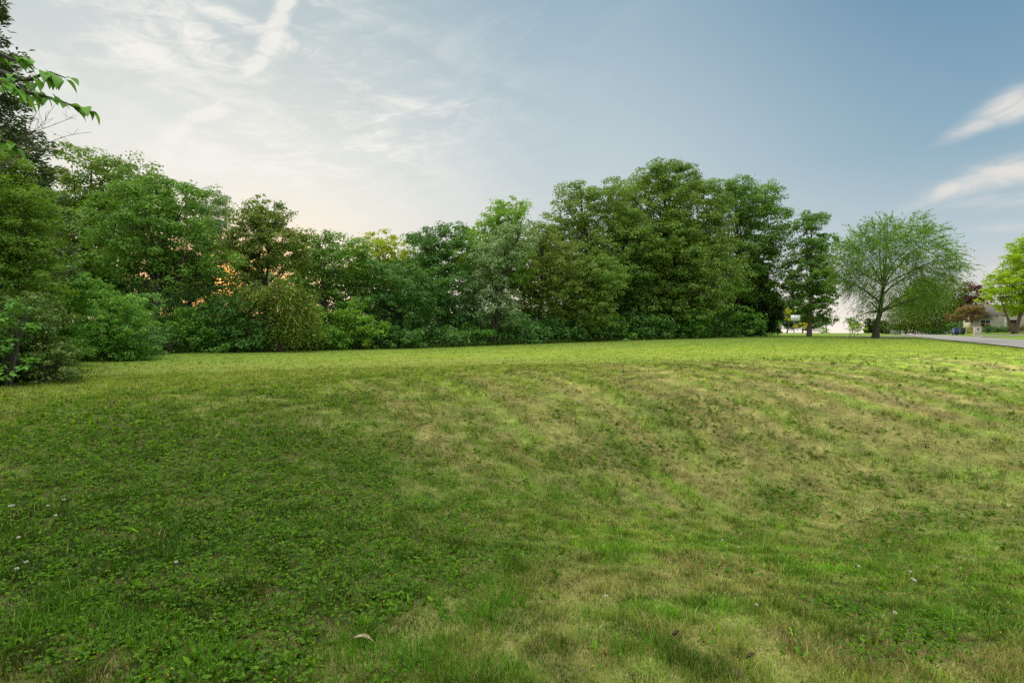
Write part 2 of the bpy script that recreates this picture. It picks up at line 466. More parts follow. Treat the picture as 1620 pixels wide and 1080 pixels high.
def add_cloud(cur, dens, colr): return k.mix(dens, cur, colr)
n1 = streak(-18, 3.2, 9, 1.3); n2 = streak(22, 5, 15, 7.1); n3 = streak(8, 12, 38, 4.2, 8, 1.1, .68)
nn = k.m('ADD', k.m('MULTIPLY', n1, .6), k.m('MULTIPLY', n3, .4))
veil = k.m('MULTIPLY', k.rng(nn, .43, .63), k.m('ADD', blob(330, 60, -12, 300, 130), k.m('ADD', k.m('MULTIPLY', blob(520, 230, 12, 230, 60), 1.), k.m('MULTIPLY', blob(330, 330, 4, 420, 90), .7))))
base = add_cloud(base, k.m('MINIMUM', k.m('MULTIPLY', veil, 1.2), .92), srgb(246, 243, 236))
base = add_cloud(base, k.m('MULTIPLY', k.m('MULTIPLY', k.rng(n2, .48, .75), .25), k.rng(az, .35, -.1)), srgb(222, 225, 224))
n4 = streak(20, 26, 70, 2.2, 7, 1.2, .65); n5 = streak(35, 90, 150, 9.4, 6, .8, .65)
rib = None
for (u, v, a, sx, sy, q) in [(458, 6, 66, 46, 24, 1.1), (444, 40, 58, 40, 24, 1.05), (434, 74, 46, 46, 24, 1.1), (408, 106, 36, 44, 20, 1.05), (330, 184, 10, 52, 16, 1.15), (284, 214, 36, 44, 22, 1.05), (268, 250, 64, 44, 20, .85), (348, 168, 40, 30, 12, .8)]:
    b = k.m('MULTIPLY', blob(u, v, a, sx, sy), q); rib = b if rib is None else k.m('MAXIMUM', rib, b)
ribd = k.rng(k.m('MULTIPLY', rib, k.m('ADD', .12, k.m('ADD', k.m('MULTIPLY', n4, 1.5), k.m('MULTIPLY', n5, 1.1)))), .56, 1.45)
base = add_cloud(base, k.m('MULTIPLY', ribd, .78), srgb(246, 243, 236))
n6 = streak(5, 9, 26, 3.7, 8, .9, .62)
pf = None
for (u, v, a, sx, sy, q) in [(1600, 168, 20, 70, 27, 1.1), (1545, 200, 22, 80, 17, .7), (1490, 226, 18, 60, 10, .35), (1600, 272, 12, 110, 26, 1.05), (1510, 298, 16, 80, 20, 1.0), (1450, 322, 20, 55, 13, .6), (1590, 318, 4, 150, 18, .6), (1590, 360, 4, 110, 13, .5), (1590, 425, 3, 70, 10, .55)]:
    b = k.m('MULTIPLY', blob(u, v, a, sx, sy), q); pf = b if pf is None else k.m('MAXIMUM', pf, b)
pfd = k.rng(k.m('MULTIPLY', pf, k.m('ADD', -.25, k.m('MULTIPLY', n6, 2.4))), .10, 1.15)
base = add_cloud(base, k.m('MULTIPLY', pfd, .85), srgb(236, 230, 222))
# aureole of the low sun behind the trees
g0 = k.m('ADD', k.m('ADD', k.m('MULTIPLY', X_, sdir.x), k.m('MULTIPLY', Y_, sdir.y)), k.m('MULTIPLY', Z_, sdir.z))
ang = k.m('ARCCOSINE', k.m('MINIMUM', g0, 1.))
gl = k.m('POWER', 2.718, k.m('MULTIPLY', k.m('MULTIPLY', ang, ang), -45.))
gl2 = k.m('POWER', 2.718, k.m('MULTIPLY', k.m('MULTIPLY', ang, ang), -2200.))
base = k.mix(k.m('MULTIPLY', k.m('MULTIPLY', gl, k.rng(el, .20, .085)), .95), base, (1.35, .58, .16))
base = k.mix(gl2, base, (3.2, 1.35, .35))
# low horizon
base = k.mix(k.rng(el, -.012, -.05), base, (.20, .21, .16))
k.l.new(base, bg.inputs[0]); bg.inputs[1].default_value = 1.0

sc.view_settings.view_transform = 'Standard'; sc.view_settings.look = 'None'; sc.view_settings.exposure = 0
sc.render.engine = 'CYCLES'
cy = sc.cycles; cy.max_bounces = 4; cy.diffuse_bounces = 2; cy.glossy_bounces = 2; cy.transmission_bounces = 3; cy.transparent_max_bounces = 4
cy.use_denoising = False; cy.sample_clamp_indirect = 4.0; cy.use_adaptive_sampling = False; cy.caustics_reflective = False; cy.caustics_refractive = False

# ------------------------------------------------------------------ lawn colour map (dry straw, broad-leaved weeds)
WEED = [(150, 900, 330, 190, .95), (420, 850, 260, 170, .75), (90, 720, 200, 90, .6), (330, 690, 240, 50, .55), (560, 760, 150, 60, .5), (640, 930, 170, 60, .45),
        (1060, 650, 110, 30, .6), (960, 720, 120, 36, .5), (1190, 700, 110, 28, .45), (1240, 790, 60, 22, .8), (890, 790, 90, 30, .45), (1480, 830, 120, 30, .5), (1390, 890, 100, 30, .5),
        (1330, 960, 70, 35, .5), (1480, 1000, 110, 40, .75), (1560, 960, 70, 40, .5), (1190, 860, 60, 25, .35), (820, 885, 60, 20, .5), (1110, 1060, 60, 30, .5), (720, 860, 70, 40, .5), (1400, 760, 90, 15, .4), (1300, 720, 60, 12, .4)]
DRY = [(980, 915, 130, 30, .8), (860, 990, 200, 70, .55), (1340, 840, 60, 20, .7), (640, 705, 60, 30, .6), (730, 840, 70, 30, .6), (330, 800, 80, 14, .55), (1300, 610, 250, 22, .55), (1120, 640, 90, 40, .35),
       (1300, 690, 130, 22, .6), (1420, 640, 200, 20, .5), (950, 620, 160, 20, .35), (1080, 960, 200, 60, .45), (1250, 1050, 250, 50, .5), (1580, 1055, 90, 20, .9), (1450, 1030, 120, 14, .5), (700, 1050, 150, 40, .4), (1200, 900, 200, 50, .35), (760, 700, 80, 40, .35), (560, 800, 90, 22, .4)]
def lawn_maps(x, y, z):
    yy = np.maximum(y, .6); u = CX + F * x / yy; v = HV + F * (EYE - z) / yy
    front = smooth(.8, 1.6, y)
    g = lambda L: sum(a * np.exp(-(((u - p) / su) ** 2 + ((v - q) / sv) ** 2)) for p, q, su, sv, a in L) * front
    s = y - np.interp(x, CRX, CRY)
    mq = .85 * x + .5 * y + .5 * fbm(x * .35, y * .35, 66, 2); ma = .5 * x - .85 * y
    st = fbm(mq * 2.5, ma * .16, 31, 3)
    n1 = fbm(x * 1.1, y * 1.1, 3, 4); n2 = fbm(x * 3.7, y * 3.7, 8, 3); n0 = fbm(x * .22, y * .22, 12, 3)
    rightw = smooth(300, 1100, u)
    bank = smooth(-10, -3, s) * smooth(2.5, -1, s)
    n3 = fbm(x * 8.5, y * 8.5, 41, 3)
    dry = g(DRY) * .55 + (n1 - .5) * 1.5 * (.25 + .55 * rightw) + (n2 - .5) * 1.2 * (.4 + .6 * rightw) + (n3 - .5) * .7 + (st - .50) * 4.0 * bank * (.25 + .75 * rightw) - .06 + .16 * rightw
    weed = g(WEED) * .98 + (n1 - .5) * 1.1 + (n2 - .5) * (2.3 - 1.2 * rightw) + (n3 - .5) * (1.1 - .4 * rightw) + .04
    far = smooth(-2, 5, s)
    dry = dry * (1 - .8 * far) + far * (n0 - .35) * .35
    weed = weed * (1 - .75 * far)
    return np.clip(dry, 0, 1), np.clip(weed, 0, 1), s, n0, n1, n2, n3, rightw
LUSH, YEL, STRAW, DEEP = map(np.array, ((.116, .240, .020), (.250, .338, .038), (.40, .345, .145), (.038, .115, .009)))
def lerp(a, b, t): return a * (1 - t[:, None]) + b * t[:, None]
def lawn_tone(x, y, z):
    dry, weed, s, n0, n1, n2, n3, rightw = lawn_maps(x, y, z)
    band = smooth(-6.5, 1.0, s) * (1 - .55 * smooth(9, 26, s))  # crest band: light through the grass tips, painted as brighter colour
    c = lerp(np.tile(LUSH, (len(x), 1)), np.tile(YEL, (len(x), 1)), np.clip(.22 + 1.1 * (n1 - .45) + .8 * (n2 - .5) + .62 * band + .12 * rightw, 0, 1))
    c = lerp(c, DEEP[None], np.clip(weed * .7, 0, 1)); c = lerp(c, STRAW[None], np.clip(dry * .68, 0, .8))
    near = smooth(7, 1, s)
    mq = .85 * x + .5 * y + .8 * fbm(x * .35, y * .35, 66, 2); ma = .5 * x - .85 * y
    mow = (np.sin(mq * 7.5) * .5 + 2.2 * (fbm(mq * 2.6, ma * .28, 67, 3) - .5)) * smooth(-9.5, -6, s) * smooth(9, 1, s) * (.3 + .7 * rightw)
    lay = np.sin(lat_of(x, y) * 2.6 + 1.5 * fbm(x * .1, y * .1, 68, 2)) * smooth(2, 10, s)
    c = c * np.clip(1 + .34 * mow + .05 * lay, .5, 1.6)[:, None]
    c = c * (1 + .07 * smooth(-5.5, -.5, s) * (1 - smooth(8, 20, s)) - .12 * smooth(5, 22, s))[:, None]  # crest glow raised further in the colour, far lawn toned down
    c = lerp(c, np.array([[.150, .235, .042]]), .6 * smooth(7, 24, s))
    c = c * (1 + near * np.clip((n3 - .5) * 2.2, -.5, .6))[:, None] * (1 + .26 * rightw * smooth(2, -5, s))[:, None]  # right foreground lightened in the colour, standing in for more open sky
    dark = np.exp(-(((x + 3.0) / 3.2) ** 2 + ((y - 2.4) / 2.8) ** 2))         # vignette and shading of the near left corner, painted into the colour
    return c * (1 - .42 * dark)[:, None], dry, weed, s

# ------------------------------------------------------------------ the ground sheet
def axis(lo, hi, mid, fine, growth):
    a = [0.]; st = fine
    while a[-1] < hi: a.append(a[-1] + st); st = fine if a[-1] < mid else st * growth
    b = [0.]; st = fine
    while b[-1] < -lo: b.append(b[-1] + st); st = fine if b[-1] < mid else st * growth
    return np.array(sorted(set([-q for q in b[1:]] + a)))
gxs, gys = axis(-2600, 2600, 26, .22, 1.045), axis(-60, 4200, 36, .2, 1.03)
GX, GY = np.meshgrid(gxs, gys); gx, gy = GX.ravel(), GY.ravel(); gzv = ground(gx, gy)
nx, ny = len(gxs), len(gys)
ii, jj = np.meshgrid(np.arange(nx - 1), np.arange(ny - 1)); i0 = (jj * nx + ii).ravel()
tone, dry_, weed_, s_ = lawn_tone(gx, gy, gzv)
near = smooth(26, 12, np.hypot(gx, gy))                      # below the near grass blades the soil and thatch show
tone = tone * (1 - .72 * near)[:, None] + (np.array([.17, .145, .065]) * ((.6 + .8 * fbm(gx * 6, gy * 6, 55, 3)) * (1 - .5 * weed_))[:, None]) * (.72 * near)[:, None]
m, k, out = new_mat('lawn_ground')
p = k.new('ShaderNodeBsdfPrincipled'); p.inputs['Roughness'].default_value = .95; p.inputs['Specular IOR Level'].default_value = .1
a = k.new('ShaderNodeAttribute', attribute_name='tone'); tcg = k.new('ShaderNodeTexCoord')
gn = k.noise(tcg.outputs['Object'], 9., 6, .7); gn2 = k.noise(tcg.outputs['Object'], 1.3, 5, .65)
cc = k.mix(k.rng(gn, .3, .75), k.mix(1., a.outputs['Color'], (.62, .66, .6), 'MULTIPLY'), k.mix(1., a.outputs['Color'], (1.25, 1.2, 1.2), 'MULTIPLY'))
cc = k.mix(k.m('MULTIPLY', k.rng(gn2, .45, .75), .3), cc, k.mix(1., a.outputs['Color'], (.75, .95, .6), 'MULTIPLY'))
k.set(p.inputs['Base Color'], cc)
b = k.new('ShaderNodeBump'); b.inputs['Strength'].default_value = .7; b.inputs['Distance'].default_value = .04; k.set(b.inputs['Height'], gn); k.l.new(b.outputs[0], p.inputs['Normal'])
k.l.new(p.outputs[0], out.inputs[0])
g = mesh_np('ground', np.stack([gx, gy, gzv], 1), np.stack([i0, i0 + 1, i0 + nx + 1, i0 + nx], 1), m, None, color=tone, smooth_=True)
g['kind'] = 'structure'

# ------------------------------------------------------------------ road and drive
def strip(name, pts_l, pts_r, mat, lift, nw=8):
    pl, pr = np.array(pts_l), np.array(pts_r); n = len(pl); t = np.linspace(0, 1, nw)
    P = pl[:, None] * (1 - t)[None, :, None] + pr[:, None] * t[None, :, None]
    z = np.array([lift(P[:, j, 0], P[:, j, 1], t[j]) for j in range(nw)]).T
    V = np.dstack([P, z]).reshape(-1, 3)
    i, j = np.meshgrid(np.arange(n - 1), np.arange(nw - 1), indexing='ij')
    Q = np.stack([i * nw + j, i * nw + j + 1, (i + 1) * nw + j + 1, (i + 1) * nw + j], -1).reshape(-1, 4)
    o = mesh_np(name, V, Q, mat, None, smooth_=True); o['kind'] = 'structure'; return o
m, k, out = new_mat('worn_asphalt')
p = k.new('ShaderNodeBsdfPrincipled'); p.inputs['Roughness'].default_value = .85
tcg = k.new('ShaderNodeTexCoord')
mp = k.new('ShaderNodeMapping'); mp.inputs['Rotation'].default_value = (0, 0, R(30)); mp.inputs['Scale'].default_value = (1, .05, 1); k.l.new(tcg.outputs['Object'], mp.inputs[0])
n1 = k.noise(tcg.outputs['Object'], 60, 3, .7); n2 = k.noise(tcg.outputs['Object'], .35, 5, .6); n3 = k.noise(mp.outputs[0], 1.2, 4, .6)
c = k.mix(n2, (.19, .18, .175), (.27, .255, .245)); c = k.mix(k.m('MULTIPLY', n1, .35), c, (.12, .115, .11)); c = k.mix(k.m('MULTIPLY', k.rng(n3, .5, .7), .4), c, (.13, .125, .12))
k.set(p.inputs['Base Color'], c); k.l.new(p.outputs[0], out.inputs[0]); ASPH = m
ss = np.concatenate([np.arange(-60, 160, 1.5), np.arange(160, 700, 12)])
rw = rng(3)
nrm = np.array([RD[1], -RD[0]])
jit = .12 * (fbm(ss * .3, ss * 0, 5) - .5) * 2; jit2 = .12 * (fbm(ss * .3, ss * 0 + 9, 6) - .5) * 2
L_ = [RD * s + nrm * (8.85 + j) for s, j in zip(ss, jit)]; R_ = [RD * s + nrm * (15.0 + j) for s, j in zip(ss, jit2)]
def road_z(x, y, t):
    d = np.clip(x * RD[0] + y * RD[1] - 118, 0, None)
    return .55 + .012 + .07 * (1 - (2 * t - 1) ** 2) - .016 * d * smooth(0, 40, d)
strip('road', L_, R_, ASPH, road_z)
# drives that leave the road toward the houses
def drive(pts, width):
    pts = np.array(pts, float); t = np.linspace(0, 1, 24)
    P = np.stack([np.interp(t, np.linspace(0, 1, len(pts)), pts[:, q]) for q in (0, 1)], 1)
    T = norm(np.gradient(P, axis=0)); Nn = np.stack([T[:, 1], -T[:, 0]], 1)
    return P - Nn * width / 2, P + Nn * width / 2
dl, dr_ = drive([RD * 93 + nrm * 14.9, RD * 92 + nrm * 22, RD * 95 + nrm * 32, RD * 97 + nrm * 44], 5.0)
strip('driveway', dl, dr_, ASPH, lambda x, y, t: ground(x, y) + .05)
dl, dr_ = drive([RD * 66 + nrm * 8.9, RD * 66.5 + nrm * 5, RD * 68 + nrm * 0], 4.6)
strip('driveway', dl, dr_, ASPH, lambda x, y, t: np.maximum(ground(x, y) + .05, .555))

# ------------------------------------------------------------------ grass, weeds, clover
m, k, out = new_mat('grass_blade')
a = k.new('ShaderNodeAttribute', attribute_name='tone'); geo = k.new('ShaderNodeNewGeometry')
c = k.mix(k.m('MULTIPLY', geo.outputs['Random Per Island'], .45), a.outputs['Color'], k.mix(1., a.outputs['Color'], (.45, .5, .5), 'MULTIPLY'))
d = k.new('ShaderNodeBsdfDiffuse'); k.set(d.inputs['Color'], c); t = k.new('ShaderNodeBsdfTranslucent'); k.set(t.inputs['Color'], k.mix(1., c, (1.25, 1.2, .7), 'MULTIPLY'))
gl_ = k.new('ShaderNodeBsdfGlossy'); gl_.inputs['Roughness'].default_value = .45
s1 = k.new('ShaderNodeMixShader'); s1.inputs[0].default_value = .38; k.l.new(d.outputs[0], s1.inputs[1]); k.l.new(t.outputs[0], s1.inputs[2])
s2 = k.new('ShaderNodeMixShader'); s2.inputs[0].default_value = .014; k.l.new(s1.outputs[0], s2.inputs[1]); k.l.new(gl_.outputs[0], s2.inputs[2]); k.l.new(s2.outputs[0], out.inputs[0])
GRASS = m

def polar(n, r0, r1, pw, r, half=R(68)):
    """points in a sector before the camera position, density falling as 1 / r^pw"""
    e = 2 - pw; q = r.random(n)
    rad = (r0 ** e + q * (r1 ** e - r0 ** e)) ** (1 / e) if abs(e) > 1e-3 else r0 * (r1 / r0) ** q
    th = r.uniform(-half, half, n); return rad * np.sin(th), rad * np.cos(th), rad
def off_road(x, y): l = lat_of(x, y); return (l < 8.75) | (l > 15.1)
def blades(x, y, z, h, wd, c, r, seg=True, lean=.5):
    n = len(x); a = r.uniform(0, 6.283, n); f = np.stack([np.cos(a), np.sin(a), a * 0], 1)
    ln = (lean * r.random(n) ** 1.3 * h)[:, None]; a2 = r.uniform(0, 6.283, n); g_ = np.stack([np.cos(a2), np.sin(a2), a * 0], 1)
    P = np.stack([x, y, z], 1); up = np.array([0, 0, 1.]) * h[:, None]; wv = f * wd[:, None] * .5
    if seg:
        V = np.stack([P - wv, P + wv, P + up * .6 + g_ * ln * .4 - wv * .8, P + up * .6 + g_ * ln * .4 + wv * .8, P + up * .93 + g_ * ln * 1.2], 1)
        o = np.arange(n)[:, None] * 5
        return V.reshape(-1, 3), o + [0, 1, 3, 2], o + [2, 3, 4], np.repeat(c, 5, 0)
    V = np.stack([P - wv, P + wv, P + up + g_ * ln], 1); o = np.arange(n)[:, None] * 3
    return V.reshape(-1, 3), None, o + [0, 1, 2], np.repeat(c, 3, 0)

r = rng(11)
VV, QQ, TT, CC, nv = [], [], [], [], 0
def push(res):
    global nv
    V, Q, T, c = res
    if Q is not None: QQ.append(Q + nv)
    TT.append(T + nv); VV.append(V); CC.append(c); nv += len(V)
for (n, r0, r1, pw, seg, wk) in [(430000, 1.2, 6.5, 1.3, True, 1.), (480000, 6.5, 17, 1.7, False, 1.), (400000, 17, 75, 1.8, False, .75)]:
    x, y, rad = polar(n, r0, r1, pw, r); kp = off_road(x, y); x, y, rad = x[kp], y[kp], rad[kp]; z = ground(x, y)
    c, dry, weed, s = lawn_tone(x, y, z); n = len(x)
    # single blades: some dead, some fresh
    q = r.random(n); isdry = q < np.clip(.05 + dry * .52, 0, .8)
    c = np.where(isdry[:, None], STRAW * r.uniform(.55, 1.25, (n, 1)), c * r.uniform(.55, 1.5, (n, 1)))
    kp = r.random(n) > weed * .3; x, y, z, c, rad, dry = x[kp], y[kp], z[kp], c[kp], rad[kp], dry[kp]; n = len(x)
    tuft = fbm(x * 5, y * 5, 77, 3)
    h = r.uniform(.018, .060, n) * (.55 + 1.3 * np.clip((tuft - .40) * 3, 0, 1)) * (1 - .25 * dry) * (1 - .35 * smooth(12, 22, rad))
    wd = .0036 * r.uniform(.7, 1.3, n) * np.maximum(1, (rad / 3.)) ** .92 * wk
    push(blades(x, y, z - .004, h, wd, c, r, seg, .9))
# taller rank grass at the foot of the trees and shrubs
TLU = [-60, 0, 60, 150, 300, 500, 700, 800, 900, 1060, 1210]; TLY = [10.6, 11.3, 12.6, 22.5, 27, 31, 34, 38, 42, 51, 58]
n = 66000; uu = np.concatenate([r.uniform(-60, 1215, n // 2), r.uniform(-60, 330, n - n // 2)]); yy = np.interp(uu, TLU, TLY) + r.gamma(2., .45, n) - .15; x = (uu - CX) / F * yy
z = ground(x, yy); cc_ = np.where(r.random((n, 1)) < .2, [[.16, .17, .05]], [[.05, .12, .012]]) * r.uniform(.6, 1.4, (n, 1))
push(blades(x, yy, z, (.12 + .75 * r.random(n) * fbm(x * .9, yy * .9, 91, 3) ** 1.2) * np.clip(1.35 - yy / 70, .6, 1), .0011 * yy * r.uniform(.6, 1.2, n) + .004, cc_, r, True, 1.0))
# a few fresh unmown tufts
for (u, v) in [(770, 890), (800, 930), (640, 1040), (160, 990), (230, 1010), (90, 960), (760, 960), (1010, 1010), (560, 1030), (40, 1010), (690, 1050), (1260, 820), (320, 1050)]:
    Yt = np.interp(v, [760, 850, 950, 1060], [5.3, 4.2, 3.3, 2.7]); xt = (u - CX) / F * Yt; n = 150
    x = xt + r.normal(size=n) * .10; y = Yt + r.normal(size=n) * .10; z = ground(x, y)
    push(blades(x, y, z, r.uniform(.06, .13, n), .005 * np.ones(n), np.array([[.10, .26, .015]]) * r.uniform(.7, 1.3, (n, 1)), r, True, .8))
gr = mesh_np('grass', np.vstack(VV), np.vstack(QQ), GRASS, None, color=np.vstack(CC), T=np.vstack(TT)); gr['kind'] = 'stuff'

def strap_leaves(P, head, el, L, W, curl, c, ws=(.35, .95, .85, .08)):
    """arched leaf blades: n x 8 vertices"""
    n = len(P); h = np.stack([np.cos(head), np.sin(head), head * 0], 1); sd = np.stack([-np.sin(head), np.cos(head), head * 0], 1)
    V = np.empty((n, 8, 3))
    for i, s in enumerate((0., .35, .72, 1.)):
        q = P + h * (L * s * np.cos(el))[:, None] + np.array([0, 0, 1.]) * (L * (s * np.sin(el) - curl * s * s))[:, None]
        V[:, 2 * i] = q - sd * (W * ws[i] * .5)[:, None]; V[:, 2 * i + 1] = q + sd * (W * ws[i] * .5)[:, None]
    o = np.arange(n)[:, None] * 8
    Q = np.stack([o + [0, 1, 3, 2], o + [2, 3, 5, 4], o + [4, 5, 7, 6]], 1).reshape(-1, 4)
    return V.reshape(-1, 3), Q, np.repeat(c, 8, 0)
WV, WQ, WC, wn = [], [], [], 0
def wpush(res):
    global wn
    WV.append(res[0]); WQ.append(res[1] + wn); WC.append(res[2]); wn += len(res[0])
# plantain / dandelion rosettes
x, y, rad = polar(80000, 1.4, 24, 1.3, r); z = ground(x, y); dry, weed, s, n0, n1, n2, n3, rw_ = lawn_maps(x, y, z)
kp = (r.random(len(x)) < np.clip(weed * 1.25 - .2, 0, .9) * (1 - .7 * smooth(9, 15, rad))) & off_road(x, y); x, y, z, rad = x[kp], y[kp], z[kp], rad[kp]
nl = r.integers(4, 9, len(x)); idx = np.repeat(np.arange(len(x)), nl); n = len(idx)
hue = r.random(len(x))[idx]; sz = (np.minimum(.072, r.gamma(6., .0068, len(x))) * np.maximum(1, rad / 7) ** .6)[idx]; yl = np.clip(.25 + .9 * smooth(-9, -2, s[kp]) * (.4 + 1.2 * (n2[kp] - .3)), 0, 1)[idx]
c = lerp(np.tile([.038, .125, .004], (n, 1)), np.tile([.11, .26, .006], (n, 1)), hue) * (1 - yl[:, None] * .8) + np.array([[.22, .36, .010]]) * yl[:, None] * .8; c = c * r.uniform(.55, 1.4, (n, 1))
wpush(strap_leaves(np.stack([x, y, z - .003], 1)[idx], r.uniform(0, 6.283, n), r.uniform(.3, 1.35, n), sz * r.uniform(.6, 1.3, n), sz * r.uniform(.22, .42, n), r.uniform(.1, .5, n), c))
# clover and creeping charlie: short round leaflets
x, y, rad = polar(200000, 1.4, 22, 1.45, r); z = ground(x, y); dry, weed, s, n0, n1, n2, n3, rw_ = lawn_maps(x, y, z)
kp = (r.random(len(x)) < np.clip(weed * 1.1 - .1, 0, .9)) & off_road(x, y); x, y, z, rad = x[kp], y[kp], z[kp], rad[kp]; n = len(x)
sz = .0125 * r.uniform(.6, 1.5, n) * np.maximum(1, rad / 4) ** .8
P = np.stack([x, y, z + r.uniform(.015, .055, n)], 1)
a0 = r.uniform(0, 6.283, n); hue = r.random(n)
for q in range(3):
    a = a0 + q * 2.094; dv = np.stack([np.cos(a), np.sin(a), a * 0], 1)
    V, Q = leaf_quads(P + dv * sz[:, None] * .5, np.array([0, 0, 1.]) + r.normal(size=(n, 3)) * .4, sz * 1.05, r, .95, dv)
    c = lerp(np.tile([.028, .105, .005], (n, 1)), np.tile([.12, .26, .008], (n, 1)), hue)
    wpush((V, Q, np.repeat(c, 4, 0)))
# tiny yellow sorrel flowers
x, y, rad = polar(5200, 1.8, 9, 1.2, r); z = ground(x, y); dry, weed, *_ = lawn_maps(x, y, z); kp = (r.random(len(x)) < weed * .35); x, y, z = x[kp], y[kp], z[kp]; n = len(x)
V, Q = leaf_quads(np.stack([x, y, z + .055], 1), np.tile([0, 0, 1.], (n, 1)) + r.normal(size=(n, 3)) * .4, .009, r, .9); wpush((V, Q, np.tile([.7, .5, .01], (4 * n, 1))))
# brown leaf litter between
x, y, rad = polar(2600, 1.8, 12, 1.3, r); z = ground(x, y); n = len(x)
V, Q = leaf_quads(np.stack([x, y, z + .018], 1), np.array([0, 0, 1.]) + r.normal(size=(n, 3)) * .5, .028 * r.uniform(.4, 1.2, n), r, .55)
wpush((V, Q, np.repeat(np.array([[.20, .12, .075]]) * r.uniform(.4, 1.5, (n, 1)), 4, 0)))
wd = mesh_np('lawn_weeds', np.vstack(WV), np.vstack(WQ), GRASS, None, color=np.vstack(WC)); wd['kind'] = 'stuff'

# ------------------------------------------------------------------ foliage and bark materials
BARK.update(grey=bark_mat('grey_bark', (.045, .038, .032), (.14, .12, .10)), dark=bark_mat('dark_bark', (.02, .017, .014), (.07, .06, .05)),
            brown=bark_mat('brown_bark', (.06, .045, .035), (.19, .145, .11)), white=bark_mat('birch_bark', (.20, .18, .16), (.62, .58, .54)))
LM = dict(
    mid=leaf_mat('leaf_mid', (.035, .105, .022), (.105, .225, .040), warm=(.22, .24, .03)),
    bright=leaf_mat('leaf_bright', (.050, .150, .020), (.150, .290, .035), .4),
    deep=leaf_mat('leaf_deep', (.022, .080, .022), (.070, .165, .038)),
    yellow=leaf_mat('leaf_yellow', (.090, .190, .020), (.230, .320, .030), .42, warm=(.36, .30, .03)),
    olive=leaf_mat('leaf_olive', (.050, .100, .022), (.132, .205, .045), warm=(.22, .19, .03)),
    silver=leaf_mat('leaf_silver', (.050, .115, .055), (.170, .265, .150), .25),
    oak=leaf_mat('leaf_oak', (.040, .105, .022), (.118, .215, .045), warm=(.30, .28, .03)),
    vine=leaf_mat('leaf_vine', (.030, .090, .014), (.115, .220, .030), .35, warm=(.20, .24, .03)),
    shrub=leaf_mat('leaf_shrub', (.030, .110, .018), (.110, .250, .040)),
    blue=leaf_mat('leaf_blue', (.034, .108, .032), (.105, .232, .068), .25),
    cream=leaf_mat('leaf_cream', (.030, .085, .022), (.095, .170, .045), .3, warm=(.34, .31, .14)),
    lime=leaf_mat('leaf_lime', (.090, .230, .008), (.270, .440, .012), .5, tr_col=(.52, .60, .01)),
    rust=leaf_mat('leaf_rust', (.060, .055, .018), (.165, .125, .036), .3, tr_col=(.34, .20, .05)),
    purple=leaf_mat('leaf_purple', (.030, .016, .016), (.100, .042, .035), .3, tr_col=(.26, .07, .05)),
    cedar=leaf_mat('leaf_cedar', (.024, .055, .034), (.080, .130, .075), .15),
    spruce=leaf_mat('leaf_spruce', (.022, .060, .042), (.080, .140, .110), .1),
    pine=leaf_mat('leaf_pine', (.016, .046, .018), (.052, .095, .034), .15),
    willow=leaf_mat('leaf_willow', (.042, .120, .022), (.122, .238, .042), .35),
    gold=leaf_mat('leaf_gold', (.110, .170, .012), (.270, .310, .015), .4),
)
GW = 'trees of the wood along the mown lawn'
GU = 'shrubs at the foot of the wood'
GB = 'trees filling the depth of the wood'

# ------------------------------------------------------------------ front row of the wood, from the near end to the far end
tree('boxelder_tree', 'near leafy tree with yellow-green sprays hanging over the cream flowered honeysuckle', 'tree', -42, 12.6,
     [(5, 335, 78, 85), (20, 430, 72, 80), (-50, 470, 90, 110), (-40, 280, 80, 80), (55, 395, 36, 40)], .085, LM['vine'], 21, cr=.34, dens=.8, tr=.13, group=GW, limbs=4, fill=.3, tail=.2)
tree('walnut_tree', 'tall airy tree with thin top full of sky specks, behind the round dome-shaped tree', 'tree', 120, 31.5,
     [(145, 290, 62, 62), (215, 300, 58, 62), (95, 320, 60, 60), (165, 375, 105, 70), (70, 400, 70, 80), (250, 310, 34, 46)], .21, LM['oak'], 22, cr=.72, dens=.62, tr=.2, bark='dark', group=GW, limbs=4, tail=.2)
tree('maple_tree', 'broad dome-shaped bright green tree whose trunk shows against the orange glow', 'tree', 242, 28,
     [(255, 362, 100, 80), (190, 385, 62, 66), (325, 405, 46, 50), (265, 310, 55, 32), (225, 436, 56, 28), (290, 444, 48, 26), (345, 440, 34, 26), (365, 420, 26, 30)], .20, LM['mid'], 23, cr=.72, dens=.78, tr=.17, bark='dark', group=GW, limbs=5)
tree('cherry_tree', 'slender loose-topped tree directly over the drooping vine-covered tree', 'tree', 425, 30.5,
     [(412, 345, 44, 40), (430, 390, 60, 48), (385, 395, 34, 48), (392, 436, 34, 30), (462, 405, 34, 40), (440, 328, 24, 22)], .19, LM['olive'], 24, cr=.55, dens=.95, tr=.12, bark='dark', group=GW, tail=.25, top=at(422, 352, 30.5))
tree('vine_covered_tree', 'low drooping tree smothered in olive vines beside the orange sun gap', 'tree', 445, 28.4,
     [(432, 462, 40, 26), (470, 478, 36, 30), (405, 486, 24, 22), (478, 508, 30, 34), (440, 500, 34, 30), (418, 520, 22, 18), (394, 458, 20, 26), (388, 510, 22, 24)], .17, LM['olive'], 25, cr=.5, dens=1.25, tr=.13, bark='dark', group=GW, strand=(.6, 1.2, 9, .5))
tree('ash_tree', 'light green tree with twin low tops next to the slender loose-topped tree', 'tree', 520, 33.5,
     [(510, 412, 46, 54), (545, 420, 42, 58), (520, 475, 62, 52), (480, 450, 40, 50)], .20, LM['mid'], 26, cr=.66, dens=.75, tr=.16, group=GW)
